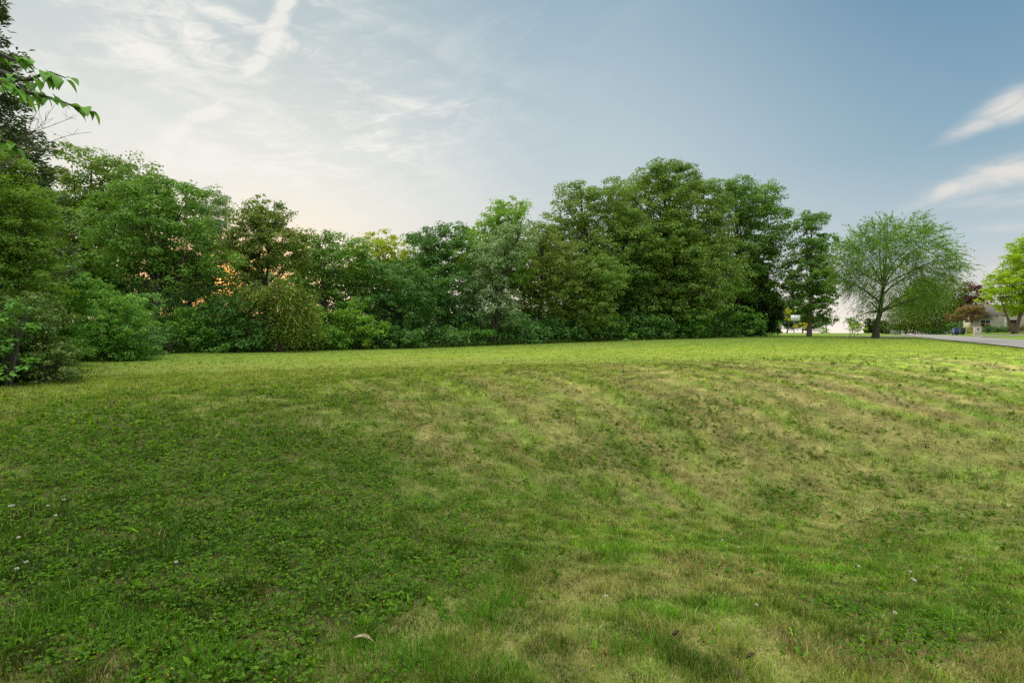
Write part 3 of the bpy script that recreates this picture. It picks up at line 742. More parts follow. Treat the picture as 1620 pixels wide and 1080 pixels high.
tree('hickory_tree', 'small yellow-topped tree peeping above the wide leafy mass in mid wood', 'tree', 612, 40,
     [(602, 400, 38, 40), (632, 420, 34, 44), (575, 420, 34, 40)], .24, LM['yellow'], 27, cr=.7, dens=.72, tr=.16, bark='dark', group=GW)
tree('linden_tree', 'wide dense leafy mass at the lowest point of the treeline', 'tree', 622, 35,
     [(600, 460, 62, 52), (655, 458, 50, 58), (575, 500, 52, 42), (640, 505, 52, 36)], .20, LM['deep'], 28, cr=.68, dens=.78, tr=.18, bark='dark', group=GW)
tree('elm_tree', 'dark green round-headed tree just before the bright yellow-green high top', 'tree', 695, 39.5,
     [(682, 384, 36, 42), (716, 392, 36, 46), (698, 445, 58, 54), (728, 480, 42, 44)], .23, LM['deep'], 29, cr=.72, dens=.74, tr=.18, bark='dark', group=GW)
tree('tulip_tree', 'bright yellow-green tree with blunt high top standing behind the silvery one', 'tree', 775, 43,
     [(802, 350, 44, 38), (768, 378, 42, 40), (745, 410, 40, 44), (820, 335, 26, 24), (790, 420, 60, 60)], .25, LM['bright'], 30, cr=.78, dens=.76, tr=.2, bark='dark', group=GW)
tree('silver_maple_tree', 'grey-green silvery-leaved tree with two dark trunks below it', 'tree', 778, 38.5,
     [(778, 425, 42, 48), (812, 385, 36, 38), (758, 478, 36, 42), (795, 490, 38, 36), (830, 365, 24, 26)], .22, LM['silver'], 31, cr=.66, dens=.75, tr=.15, bark='dark', group=GW, stems=3)
tree('hackberry_tree', 'olive brown-tinted tree with bright sky holes beside the silvery one', 'tree', 848, 44,
     [(850, 400, 42, 48), (882, 430, 42, 56), (832, 462, 34, 40), (862, 375, 34, 30)], .24, LM['olive'], 32, cr=.72, dens=.62, tr=.18, bark='dark', group=GW, tail=.2)
tree('oak_tree', 'tall flat-shouldered oak with two equal tops next to the tallest tree', 'tree', 940, 49.5,
     [(915, 336, 46, 52), (965, 342, 52, 60), (935, 415, 76, 66), (884, 380, 40, 54), (1000, 400, 36, 60)], .26, LM['oak'], 33, cr=.85, dens=.7, tr=.24, bark='dark', group=GW, limbs=5, tail=.16)
tree('sugar_maple_tree', 'tallest and broadest tree of the wood with yellow-tinted rounded top', 'tree', 1060, 54.5,
     [(1055, 328, 84, 70), (1012, 326, 46, 48), (1112, 345, 50, 62), (1050, 415, 98, 66), (1125, 420, 56, 62), (1058, 282, 46, 30)], .28, LM['oak'], 34, cr=.95, dens=.74, tr=.28, bark='dark', group=GW, limbs=5)
tree('red_maple_tree', 'tall green tree with bare slanting limbs showing in its open middle', 'tree', 1170, 61,
     [(1160, 318, 36, 46), (1198, 335, 44, 54), (1222, 372, 34, 56), (1202, 430, 46, 42), (1172, 400, 44, 40), (1165, 455, 40, 36), (1208, 470, 34, 30), (1222, 448, 28, 30)], .28, LM['mid'], 35, cr=.9, dens=.72, tr=.27, bark='dark', group=GW, limbs=5, tail=.18)
tree('field_maple_tree', 'low spreading olive tree in front of the flat-shouldered oak', 'tree', 905, 44.5,
     [(905, 470, 52, 42), (945, 440, 46, 46), (855, 485, 42, 38), (930, 492, 52, 32)], .22, LM['oak'], 36, cr=.66, dens=.78, tr=.16, bark='dark', group=GW)
tree('field_maple_tree', 'tree with layered drooping boughs in front of the tallest tree', 'tree', 1062, 51.5,
     [(1062, 395, 50, 62), (1095, 445, 56, 48), (1035, 475, 52, 40), (1130, 470, 36, 34), (1080, 490, 60, 26)], .25, LM['oak'], 37, cr=.78, dens=.78, tr=.18, bark='dark', group=GW)
tree('red_oak_tree', 'dark middle-sized tree in the notch between the oak and the tallest tree', 'tree', 992, 51,
     [(985, 430, 44, 60), (995, 485, 46, 36), (1000, 380, 30, 44)], .24, LM['deep'], 38, cr=.74, dens=.66, tr=.17, bark='dark', group=GW)
conifer('pine_tree', 'dark spreading pine under the open middle of the slanting-limbed tree', 'tree', 1192, 63, 402, 104, LM['pine'], 39, leaf=.34, droop=.22, levels=26, power=.55, per=20, up=.12, layers=3., group=GW)
conifer('cedar_tree', 'dark feathery cedar reaching the top corner above the near leafy tree', 'tree', -50, 14.2, -70, 290, LM['cedar'], 40, leaf=.15, droop=.05, levels=34, power=.5, per=26, up=.35, layers=1.6)

# ------------------------------------------------------------------ second row, deeper in the wood
BACK = [(310, 33, [(300, 436, 64, 44), (372, 455, 52, 46), (330, 492, 70, 34), (250, 470, 60, 40), (405, 500, 40, 34)], 'deep', 'dense dark tree closing the space behind the dome-shaped tree, lit orange through its leaves'),
        (190, 34, [(190, 470, 70, 46), (130, 440, 60, 50)], 'deep', 'dense shaded tree behind the blue-green spreading bush'),
        (20, 40, [(20, 370, 90, 90), (60, 440, 80, 70)], 'deep', 'dark mass of leaves behind the near leafy tree'),
        (330, 36, [(330, 345, 50, 52), (345, 390, 50, 36), (335, 430, 40, 22), (290, 474, 70, 36), (385, 476, 50, 34), (240, 470, 50, 30), (400, 440, 40, 26), (300, 440, 60, 22)], 'silver', 'greyish tree top between the dome-shaped tree and the slender one'),
        (100, 37, [(110, 455, 80, 40), (40, 480, 60, 40)], 'deep', 'shaded low tree behind the blue-green bush at the near end'),
        (470, 40, [(480, 420, 50, 45), (460, 470, 60, 40), (440, 440, 50, 40)], 'mid', 'leafy tree in the gap behind the twin low tops'),
        (560, 45, [(560, 440, 60, 45), (600, 480, 60, 40)], 'deep', 'dim tree behind the wide leafy mass'),
        (668, 46, [(668, 410, 40, 44), (650, 460, 60, 50)], 'mid', 'tree top showing behind the dark round-headed tree'),
        (745, 48, [(745, 450, 60, 50), (700, 480, 60, 40)], 'deep', 'dim tree behind the two dark trunks'),
        (850, 52, [(850, 440, 60, 50), (820, 400, 40, 40)], 'olive', 'brownish tree behind the olive one with sky holes'),
        (950, 58, [(950, 450, 70, 50), (920, 490, 60, 30)], 'deep', 'dim tree behind the flat-shouldered oak'),
        (1040, 62, [(1040, 440, 80, 60), (1090, 480, 70, 36)], 'deep', 'dim tree behind the tallest tree'),
        (1130, 66, [(1130, 410, 50, 50), (1150, 470, 50, 36)], 'olive', 'yellow-flecked tree behind the slanting-limbed one')]
for i, (u, Y, lobes, mt, lab) in enumerate(BACK):
    tree('wood_tree', lab, 'tree', u, Y, lobes, .26 * Y / 42, LM[mt], 60 + i, cr=.85 * Y / 42, dens=.28 if i == 0 else .70, tr=.17, bark='dark', group=GB, limbs=3)

# ------------------------------------------------------------------ understorey shrubs
def shrub(label, u, Y, lobes, mt, seed, leaf=None, cr=None, dens=.85, name='shrub', **kw):
    kw.setdefault('group', GU)
    vb = HV + F * (EYE - px_ground(u, Y)[2]) / Y; mpx = F / Y
    if vb - max(L[1] + L[3] for L in lobes) < .9 * mpx:          # leaves right down to the ground
        lobes = list(lobes) + [(L[0], vb - .30 * mpx, L[2] * .95, .42 * mpx) for L in lobes if L[1] + L[3] > vb - 1.3 * mpx]
    return tree(name, label, 'shrub', u, Y, lobes, leaf or .0062 * Y, LM[mt], seed, cr=cr or .0165 * Y + .05, dens=dens, tr=.028, bark='dark', limbs=3, stems=4,
                crown_name='foliage', trunk_name='stems', tail=.2, **kw)
def cream_flowers(C, Cr, E, r):
    n = 1500; i = r.integers(0, len(C), n); P = C[i] + rand_dirs(n, r) * Cr[i][:, None] * 1.05
    V, Q = leaf_quads(P, rand_dirs(n, r) + np.array([0, -.5, .6]), .05 * r.uniform(.6, 1.2, n), r, .8); return V, Q, np.full(4 * n, 2.)
shrub('big honeysuckle shrub dotted with cream flowers, spilling onto the lawn', 62, 11.9, [(52, 515, 56, 58), (90, 560, 50, 38), (20, 560, 50, 50), (118, 572, 30, 22), (-30, 520, 60, 80), (46, 588, 52, 22), (0, 592, 50, 22)], 'cream', 101, leaf=.085, cr=.26, name='honeysuckle_shrub')
shrub('leafy elder shrub with big shiny leaves tucked against the honeysuckle', 8, 11.2, [(5, 530, 34, 50), (28, 500, 34, 28), (-30, 560, 50, 50), (8, 590, 36, 24)], 'shrub', 102, leaf=.13, cr=.3, name='elder_shrub')
shrub('tall green shrub with thin bare stems behind the honeysuckle', 120, 17.5, [(118, 465, 48, 46), (100, 510, 44, 50), (70, 440, 44, 46), (140, 430, 30, 26)], 'shrub', 103, leaf=.12, cr=.34, name='dogwood_shrub')
shrub('rounded mid-green bush beyond the honeysuckle with a sloping top', 178, 20.5, [(175, 502, 58, 48), (150, 540, 50, 30), (210, 520, 40, 36)], 'shrub', 104, leaf=.13, cr=.36)
shrub('blue-green spreading bush under the dome-shaped tree', 235, 23, [(232, 482, 34, 24), (215, 492, 30, 18), (196, 480, 26, 18)], 'blue', 105, leaf=.14, cr=.38)
shrub('pale bush sprinkled with white blossom at the edge of the lawn', 218, 21.5, [(212, 530, 26, 22), (238, 540, 26, 20), (200, 545, 22, 16)], 'blue', 106, leaf=.11, cr=.3, name='blossoming_shrub')
SH = [(290, 27.5, [(300, 518, 48, 38), (338, 528, 36, 30)], 'shrub', 'low green bush right below the orange sun gap'),
      (350, 28, [(358, 506, 44, 42), (385, 530, 34, 28)], 'deep', 'dark bush between the sun gap and the vine-covered tree'),
      (262, 26, [(258, 535, 26, 26), (280, 548, 22, 14)], 'blue', 'small bluish bush beside the white-blossomed one'),
      (430, 28.5, [(425, 540, 40, 18), (455, 545, 34, 14)], 'shrub', 'low bush hidden under the vine-covered tree'),
      (500, 30.5, [(495, 515, 34, 40), (520, 535, 34, 24)], 'shrub', 'bush filling the foot of the twin-topped tree'),
      (560, 31.5, [(562, 498, 34, 26), (540, 520, 30, 28), (590, 525, 30, 24)], 'bright', 'light yellow-green bush in the lowest part of the treeline'),
      (615, 33, [(612, 530, 36, 22), (645, 538, 30, 16)], 'deep', 'dark low bush at the foot of the wide leafy mass'),
      (690, 35.5, [(688, 528, 36, 24), (720, 535, 26, 14)], 'deep', 'dark low bush in front of the dark round-headed tree'),
      (745, 37.5, [(750, 534, 30, 13), (780, 536, 30, 12)], 'shrub', 'knee-high growth in front of the two dark trunks'),
      (815, 40, [(812, 512, 28, 30), (835, 525, 30, 20)], 'blue', 'bluish bush at the foot of the olive tree'),
      (875, 43, [(880, 515, 36, 24), (910, 524, 30, 16)], 'deep', 'dark bush under the low spreading olive tree'),
      (950, 46.5, [(945, 515, 34, 22), (975, 518, 28, 20)], 'shrub', 'fresh green bush at the foot of the oak'),
      (1010, 48.5, [(1008, 512, 30, 24), (1035, 518, 30, 18)], 'deep', 'dark bush under the drooping boughs'),
      (1075, 51, [(1070, 508, 32, 26), (1100, 512, 30, 22)], 'shrub', 'dense bush at the foot of the tallest tree'),
      (1130, 54.5, [(1130, 505, 30, 28), (1155, 508, 26, 24)], 'deep', 'thick dark bush beside the pine'),
      (1185, 57.5, [(1180, 504, 26, 28), (1200, 508, 20, 24)], 'shrub', 'last bush of the wood, where the open lawn begins'),
      (1215, 75, [(1210, 505, 20, 17), (1224, 510, 14, 12)], 'shrub', 'light green bush past the end of the wood')]
for i, (u, Y, lobes, mt, lab) in enumerate(SH): shrub(lab, u, Y, lobes, mt, 110 + i)

r = rng(88); n = 95000
uu = r.uniform(-60, 1212, n); yb = np.interp(uu, TLU, TLY); dd_ = r.gamma(1.7, 3.0, n) + .7; yy = yb + dd_; x = (uu - CX) / F * yy; z = ground(x, yy)
hh = np.clip(.35 + 1.5 * fbm(x * .7, yy * .7, 90, 3) ** 1.5 * smooth(0, 2.5, dd_) + 1.3 * smooth(3, 9, dd_), .2, 3.2) * np.clip(yb / 30, .55, 1.5)
P = np.stack([x, yy, z + hh * r.random(n) ** .7], 1)
V, Q = leaf_quads(P, np.array([0, -.3, .8]) + r.normal(size=(n, 3)) * .6, .0062 * yy * r.uniform(.7, 1.5, n), r, .7)
ug = mesh_np('undergrowth', V, Q, LM['deep'], None, np.repeat(r.random(n), 4)); ug['kind'] = 'stuff'

# ------------------------------------------------------------------ trees on the open lawn and beyond the road
tree('maple_tree', 'single pointed maple on a slim brown trunk, standing alone on the lawn', 'tree', 1280, 57.5,
     [(1281, 362, 20, 36), (1288, 405, 30, 44), (1282, 455, 44, 46), (1296, 488, 34, 32), (1268, 464, 22, 30), (1280, 430, 36, 40)], .26, LM['mid'], 41, cr=.72, dens=1.05, tr=.23, bark='brown', limbs=4)
def strands(C, Cr, E, r):
    """long thin twigs with small leaves standing out all round the crown"""
    cen = C.mean(0); o = (C - cen); sel = np.where((np.linalg.norm(o / o.std(0), axis=1) > 1.55) & (o[:, 2] > -1.2))[0]; sel = np.tile(sel, 5); m = len(sel); per = 11
    d = norm(norm(o[sel]) * 1.0 + r.normal(size=(m, 3)) * .4 + np.array([.25, 0, .15])); L = r.uniform(.7, 2.1, m); s = np.tile(np.linspace(.2, 1, per), m); i = np.repeat(np.arange(m), per)
    P = C[sel][i] + d[i] * (L[i] * s)[:, None]; P[:, 2] -= .35 * L[i] * s * s; P += r.normal(size=P.shape) * .04
    V, Q = leaf_quads(P, np.array([0, 0, 1.]) + r.normal(size=P.shape) * .6, .24, r, .36, d[i] + r.normal(size=P.shape) * .25); return V, Q, np.repeat(r.random(m)[i], 4)
tree('hackberry_tree', 'wide umbrella-shaped tree with wispy twigs and thick dark trunk near the road', 'tree', 1385, 48,
     [(1385, 395, 52, 40), (1440, 400, 56, 44), (1345, 425, 26, 46), (1480, 425, 40, 40), (1395, 440, 62, 46), (1452, 455, 48, 42), (1372, 490, 30, 22), (1420, 372, 50, 26)],
     .19, LM['willow'], 42, cr=.62, dens=.56, tr=.27, bark='dark', limbs=2, strand=(1.0, .55, 10, .6), aspect=.42, twig=.45, extra=strands, top=at(1400, 425, 48))
tree('river_birch_tree', 'drooping birch with white trunk across the road from the umbrella-shaped tree', 'tree', 1487, 124,
     [(1490, 478, 34, 40), (1462, 470, 36, 36), (1512, 490, 18, 26), (1505, 508, 20, 12), (1470, 508, 20, 12)], .45, LM['oak'], 43, cr=1.3, dens=.8, tr=.22, bark='white', limbs=4, strand=(2.0, 2.2, 9, .7), stems=2)
tree('willow_tree', 'drooping yellow-flecked tree behind the umbrella-shaped tree and the far bend of the road', 'tree', 1432, 132,
     [(1430, 488, 28, 30), (1450, 478, 30, 36), (1412, 500, 16, 18), (1440, 510, 34, 12)], .46, LM['oak'], 44, cr=1.3, dens=.8, tr=.25, bark='dark', limbs=4, strand=(1.8, 2.0, 9, .7))
tree('purple_maple_tree', 'dark purple-leaved tree standing up behind the orange-brown low maple', 'tree', 1534, 122,
     [(1530, 470, 24, 26), (1518, 490, 20, 22), (1545, 480, 18, 24)], .42, LM['purple'], 45, cr=1.1, dens=.85, tr=.25, bark='dark')
tree('japanese_maple_tree', 'low umbrella-shaped maple with orange-brown leaves behind the bins', 'tree', 1541, 100,
     [(1540, 490, 22, 12), (1516, 502, 22, 10), (1560, 501, 20, 11), (1535, 500, 28, 12)], .34, LM['rust'], 46, cr=.8, dens=.9, tr=.17, bark='dark', flat=.5)
tree('honey_locust_tree', 'glowing yellow-green tree on a forked pale trunk in front of the white house', 'tree', 1607, 80,
     [(1625, 420, 32, 46), (1588, 455, 34, 32), (1610, 478, 40, 24), (1655, 440, 40, 62), (1568, 475, 20, 18), (1640, 395, 34, 36)], .34, LM['lime'], 47, cr=.85, dens=.82, tr=.24, bark='brown', flat=.5, limbs=4, stems=3)
tree('redbud_sapling', 'small yellow-green sapling held by two stakes left of the thick dark trunk', 'sapling', 1351, 57,
     [(1354, 516, 13, 6), (1346, 518, 9, 4), (1361, 519, 8, 4)], .16, LM['lime'], 48, cr=.3, dens=.9, tr=.03, bark='brown', crown_name='crown')
FARG = 'trees on the far side of the lawn'
tree('crabapple_tree', 'round olive tree on the skyline behind the staked sapling', 'tree', 1349, 135, [(1348, 511, 15, 9)], .40, LM['olive'], 49, cr=.9, dens=.9, tr=.14, bark='dark', group=FARG)
for i, (u, vt, wp, Y, lab) in enumerate([(1374, 503, 15, 138, 'narrow dark evergreen column just before the thick dark trunk'), (1398, 507, 17, 140, 'dark evergreen right behind the dark roadside mailbox'), (1384, 505, 15, 139, 'dark evergreen column hidden behind the thick dark trunk')]):
    conifer('arborvitae', lab, 'evergreen', u, Y, vt, wp, LM['pine'], 50 + i, leaf=.5, droop=.1, levels=10, power=.35, per=12, up=.4, group=FARG)
for i, (u, Y, lobes, mt, lab) in enumerate([(1232, 128, [(1232, 494, 26, 26), (1215, 485, 16, 28), (1250, 508, 24, 14)], 'deep', 'shaded tree on the far lawn between the wood and the hoop'),
                                            (1270, 126, [(1268, 498, 24, 22), (1290, 508, 18, 13), (1275, 514, 30, 8)], 'deep', 'low shaded tree behind the single pointed maple'),
                                            (1245, 112, [(1243, 500, 8, 13), (1252, 492, 9, 12), (1268, 517, 9, 5)], 'gold', 'small golden-leaved tree around the basketball backboard'),
                                            (1308, 124, [(1306, 512, 12, 8)], 'deep', 'small dark tree on the skyline beside the bright gap')]):
    tree('lawn_tree', lab, 'tree', u, Y, lobes, .38, LM[mt], 55 + i, cr=.9, dens=.85, tr=.14, bark='dark', group=FARG)
conifer('blue_spruce', 'small blue-green spruce next to the end of the wood', 'evergreen', 1226, 98, 496, 26, LM['spruce'], 59, leaf=.3, droop=.15, levels=12, power=.8, per=10, group=FARG)
GB2 = 'low plants in the front gardens'
for i, (u, Y, lobes, mt, lab) in enumerate([(1302, 95, [(1302, 522, 9, 4), (1310, 523, 7, 3)], 'bright', 'low bright flower bed out on the open lawn beside the maple'),
                                            (1456, 126, [(1456, 521.5, 6, 3.5)], 'blue', 'small pale round bush by the far side of the road'),
                                            (1482, 122, [(1482, 523, 15, 3), (1468, 523, 10, 2.6), (1496, 523, 8, 2.6)], 'shrub', 'flat green flower bed at the foot of the white birch trunk'),
                                            (1446, 132, [(1446, 523, 6, 2.6)], 'deep', 'small dark bush below the pale blue mailbox'),
 (1470, 134, [(1460, 517, 22, 7), (1492, 516, 20, 8)], 'deep', 'long dark hedge behind the white birch trunk'), (1425, 146, [(1420, 518, 16, 5), (1436, 517, 12, 6)], 'deep', 'dark hedge beside the pale garage'),
 (1520, 112, [(1510, 516, 12, 7), (1528, 515, 12, 8)], 'deep', 'dark bushes behind the blue bin under the orange-brown maple'),
                                            (1568, 92, [(1562, 520.5, 10, 3.4), (1582, 520, 12, 3.6), (1604, 521, 12, 3.4)], 'deep', 'clipped dark hedge running in front of the house porch'),
                                            (1597, 90, [(1597, 514.5, 8, 4)], 'deep', 'round dark bush beside the porch of the white house'),
                                            (1600, 88, [(1600, 519, 5, 3.4)], 'purple', 'pinkish bush behind the forked pale trunk'),
                                            (1562, 91.5, [(1562, 514, 4, 3.6)], 'rust', 'little brown ornamental tree by the white house wall'),
                                            (1614, 89, [(1618, 518, 10, 4)], 'rust', 'brownish bush at the edge past the forked pale trunk'),
                                            (1531, 96, [(1531, 520, 7, 4), (1524, 521, 5, 3)], 'gold', 'yellowish bush just behind the wheeled bins')]):
    shrub(lab, u, Y, lobes, mt, 150 + i, leaf=.20, cr=.42, group=GB2, name='garden_shrub')

# ------------------------------------------------------------------ near branch that reaches in from a tree outside the frame
r = rng(71)
root = empty('mulberry_tree', (-6.2, 3.2, gz(-6.2, 3.2)), 'overhanging branches with large drooping green leaves close to the camera', 'tree')
b0 = np.array(root.location)
mb = MB(); trunk = np.array([b0 - [0, 0, .2], b0 + [.05, .0, 1.2], b0 + [.2, .1, 2.4], b0 + [.3, .1, 3.8]]); mb.tube(trunk, [.11, .09, .07, .03], 9)
twigs = []
def pxp(L, Y): return np.array([at(u, v, Y + dy) for u, v, dy in L])
BR = [pxp([(-60, 100, .1), (10, 118, 0), (50, 132, -.05), (85, 118, 0), (112, 128, .05)], 3.5),
      pxp([(-60, 130, .1), (10, 132, 0), (50, 150, 0), (90, 160, .05), (125, 172, .1), (158, 182, .1)], 3.5),
      pxp([(-60, 60, -.2), (0, 86, -.1), (30, 100, -.1), (60, 108, -.1)], 3.3), pxp([(-60, 190, 0), (0, 222, 0), (25, 232, 0), (46, 240, 0)], 3.2),
      pxp([(-60, 110, -.2), (-10, 125, -.25), (20, 140, -.3), (42, 150, -.3)], 3.4), pxp([(-50, -30, 0), (-12, -14, 0), (4, -4, 0)], 3.3)]
tbr = MB()
for B in BR:
    n = 14; t = np.linspace(0, 1, n); src = np.linspace(0, 1, len(B)); B = np.stack([np.interp(t, src, B[:, q]) for q in range(3)], 1)
    st = trunk[2] + [0, 0, .6 * r.random()]; pre = bez(st, (st + B[0]) / 2 + [0, 0, .25], B[0], 7)[:-1]
    tbr.tube(np.vstack([pre, B]), np.linspace(.028, .003, 6 + n), 5); twigs.append(B)
mb.build('trunk', BARK['grey'], root, True); tbr.build('branch', BARK['dark'], root, True)
def big_leaf(p, head, L, droop, roll, r):
    """heart-shaped leaf with a folded midrib, hanging"""
    m_ = 6; V = []; s = np.linspace(0, 1, m_); wv = np.array([.12, .86, 1., .78, .42, .02]) * L * .30
    h = np.array([math.cos(head), math.sin(head), 0]); sd = np.array([-h[1], h[0], 0]) * math.cos(roll) + np.array([0, 0, math.sin(roll)])
    for i in range(m_):
        a = droop * (.35 + .75 * s[i]); q = p + h * L * s[i] * math.cos(a * .9) + np.array([0, 0, -L * s[i] * math.sin(a)])
        lift = np.array([0, 0, wv[i] * .35])
        V += [q - sd * wv[i] + lift, q, q + sd * wv[i] + lift]
    Q = []
    for i in range(m_ - 1):
        for j in range(2): Q.append((i * 3 + j, i * 3 + j + 1, (i + 1) * 3 + j + 1, (i + 1) * 3 + j))
    return np.array(V), np.array(Q)
LV, LQ, Lt, ln = [], [], [], 0
for B, nl in zip(twigs, (22, 30, 14, 11, 16, 6)):
    for q in range(nl):
        t = r.uniform(.18, 1); f = t * 13; i = min(12, int(f)); p = B[i] + (B[i + 1] - B[i]) * (f - i)
        V, Q = big_leaf(p + r.normal(size=3) * .012, r.uniform(-1.5, 1.2), r.uniform(.062, .108), r.uniform(.5, 1.25), r.uniform(-.5, .5), r)
        LV.append(V); LQ.append(Q + ln); Lt.append(np.full(len(V), r.random())); ln += len(V)
mesh_np('crown', np.vstack(LV), np.vstack(LQ), LM['shrub'], root, np.concatenate(Lt), smooth_=True)
# bare twigs below it
mb = MB(); r = rng(72)
root = empty('bare_sapling', px_ground(-10, 9.6), 'thin leafless twigs crossing the sky below the drooping leaves', 'sapling')
b0 = np.array(root.location); st = at(-20, 300, 9.6); mb.tube([b0 - [0, 0, .2], (b0 + st) / 2 + [.1, 0, 0], st], [.04, .03, .02], 6)
mb.build('trunk', BARK['grey'], root, True)
for tip, mid in [((128, 186), (80, 205)), ((150, 212), (70, 214)), ((100, 240), (40, 225)), ((75, 232), (30, 240)), ((65, 178), (52, 214)), ((84, 178), (78, 208))]:
    B = bez(st if mid[0] < 75 else at(30, 222, 9.6), at(*mid, 9.6), at(*tip, 9.6), 12); mbr = MB(); mbr.tube(B, np.linspace(.008, .0025, 12), 4)
    for q in range(9):
        i = r.integers(3, 11); L = r.uniform(.08, .3); d = norm(r.normal(size=3) * [1, .5, 1] + [0, 0, .7]); mbr.tube([B[i], B[i] + d * L * .6, B[i] + d * L + [0, 0, .03]], [.003, .0025, .0015], 3, False)
    mbr.build('branch', BARK['grey'], root)

# ------------------------------------------------------------------ things along the road
PL = dict(blue=solid_mat('blue_plastic', (.012, .045, .17), .45, .12), green=solid_mat('dark_green_plastic', (.010, .035, .032), .45, .12), black=solid_mat('black_rubber', (.012, .012, .012), .7, .2),
          white=solid_mat('white_paint', (.58, .565, .53), .6, .08, 3), stone=solid_mat('pale_stone', (.46, .43, .40), .9, .22, 9, bump=.4), slate=solid_mat('roof_shingle', (.10, .095, .09), .9, .3, 3, bump=.5),
          cream=solid_mat('cream_siding', (.62, .57, .49), .7, .08, 2), door=solid_mat('dark_red_door', (.05, .022, .020), .5, .15), grey=solid_mat('grey_metal', (.12, .13, .14), .45, .1, metal=.6),
          paleblue=solid_mat('pale_blue_paint', (.25, .36, .42), .5, .1), yellow=solid_mat('yellow_plastic', (.65, .42, .02), .5, .1), board=solid_mat('backboard_panel', (.62, .68, .72), .3, .06),
          orange=solid_mat('orange_metal', (.55, .12, .02), .5, .1), wood=solid_mat('stake_wood', (.22, .15, .09), .8, .3, 20), straw=solid_mat('dry_leaf', (.27, .21, .14), .8, .3, 30), red=solid_mat('brick_red', (.28, .10, .09), .9, .25, 12),
          clover=solid_mat('clover_white', (.72, .70, .62), .8, .15, 60), stem=solid_mat('stem_green', (.09, .20, .03), .7, .2), soil=solid_mat('brown_leaf', (.055, .032, .022), .9, .4, 40), net=solid_mat('net_cord', (.6, .6, .58), .8, .1))
m, k, out = new_mat('window_glass'); p = k.new('ShaderNodeBsdfPrincipled'); p.inputs['Base Color'].default_value = (.03, .04, .05, 1); p.inputs['Roughness'].default_value = .06; k.l.new(p.outputs[0], out.inputs[0]); PL['glass'] = m

def bin_(u, Y, mat, label, rz):
    b = px_ground(u, Y); root = empty('wheeled_bin', b, label, 'bin', 'wheeled bins at the kerb'); c, s = math.cos(rz), math.sin(rz)
    loc = lambda x, y, z: b + np.array([x * c - y * s, x * s + y * c, z])
    mb = MB(); mb.box(loc(0, 0, .57), (.74, .80, .98), rz, .82, .05)
    for q in (-.2, 0, .2): mb.box(loc(q, -.385, .55), (.05, .02, .62), rz)
    mb.build('body', mat, root)
    mb = MB(); mb.box(loc(0, -.02, 1.095), (.80, .88, .06), rz, 1, .03); mb.box(loc(0, -.02, 1.14), (.56, .66, .04), rz, 1.1, .015); mb.build('lid', mat, root)
    MB().tube([loc(-.3, .42, 1.03), loc(-.3, .50, 1.05), loc(.3, .50, 1.05), loc(.3, .42, 1.03)], .018, 7).build('handle', mat, root)
    for q in (-.29, .29): MB().disc(loc(q, .30, .13), (c, s, 0), .13, .06, 18).build('wheel', PL['black'], root)
    if mat is PL["blue"]: MB().box(loc(.06, -.402, .80), (.16, .006, .07), rz).build('label_patch', PL['cream'], root)
    return root
bin_(1512.0, 90, PL['blue'], 'blue wheeled bin with a pale patch on its front at the roadside', -.15)
bin_(1521.5, 90.6, PL['green'], 'dark green wheeled bin standing right beside the blue one', -.10)

# white brick mailbox pillar
b = px_ground(1546, 78); root = empty('mailbox_pillar', b, 'pale stone mailbox pillar with a reddish cap beside the road', 'mailbox pillar')
rz = -.35
mb = MB(); mb.box(b + [0, 0, .6], (.70, .70, 1.24), rz, 1.02, .02); mb.box(b + [0, 0, .06], (.84, .84, .16), rz, 1, .02); mb.build('pillar', PL['stone'], root)
mb = MB(); mb.box(b + [0, 0, 1.255], (.80, .80, .075), rz, 1, .02); mb.build('cap', PL['stone'], root)
mb = MB(); mb.box(b + [0, 0, 1.34], (.34, .46, .10), rz, 1, .03); mb.build('cap_ornament', PL['red'], root)
mb = MB(); mb.box(b + [-.15, -.36, .95], (.26, .05, .22), rz, 1, .02); mb.build('mailbox_door', PL['grey'], root)

def mailbox(u, Y, label, mat, lean, tube=False):
    b = px_ground(u, Y); root = empty('mailbox', b, label, 'mailbox')
    top = b + [lean, 0, 1.02]
    MB().tube([b - [0, 0, .2], b + [lean * .5, 0, .5], top], [.06, .055, .055], 8).build('post', PL['black'] if not tube else PL['wood'], root)
    mb = MB(); a = np.linspace(0, np.pi, 9); prof = np.array([[-.13, 0]] + [[-.13 * math.cos(q), .14 + .13 * math.sin(q)] for q in a] + [[.13, 0]]); n = len(prof)
    V = [[top[0] + y, top[1] + x, top[2] + z] for y in (-.32, .32) for x, z in prof]
    Q = [(i, (i + 1) % n, n + (i + 1) % n, n + i) for i in range(n)]; T = [(0, i + 1, i) for i in range(1, n - 1)] + [(n, n + i, n + i + 1) for i in range(1, n - 1)]
    mb.add(V, Q, T); mb.build('box', mat, root)
    MB().box(top + [.1, -.15, .22], (.03, .012, .18)).build('flag', PL['red'], root)
    if tube: MB().tube([top + [-.28, 0, -.16], top + [.28, 0, -.16]], .10, 12).build('newspaper_tube', PL['yellow'], root)
mailbox(1402.5, 112, 'dark mailbox on a leaning post at the near edge of the road', PL['black'], -.28)
mailbox(1444, 139, 'pale blue mailbox with yellow newspaper tube across the road', PL['paleblue'], 0, True)

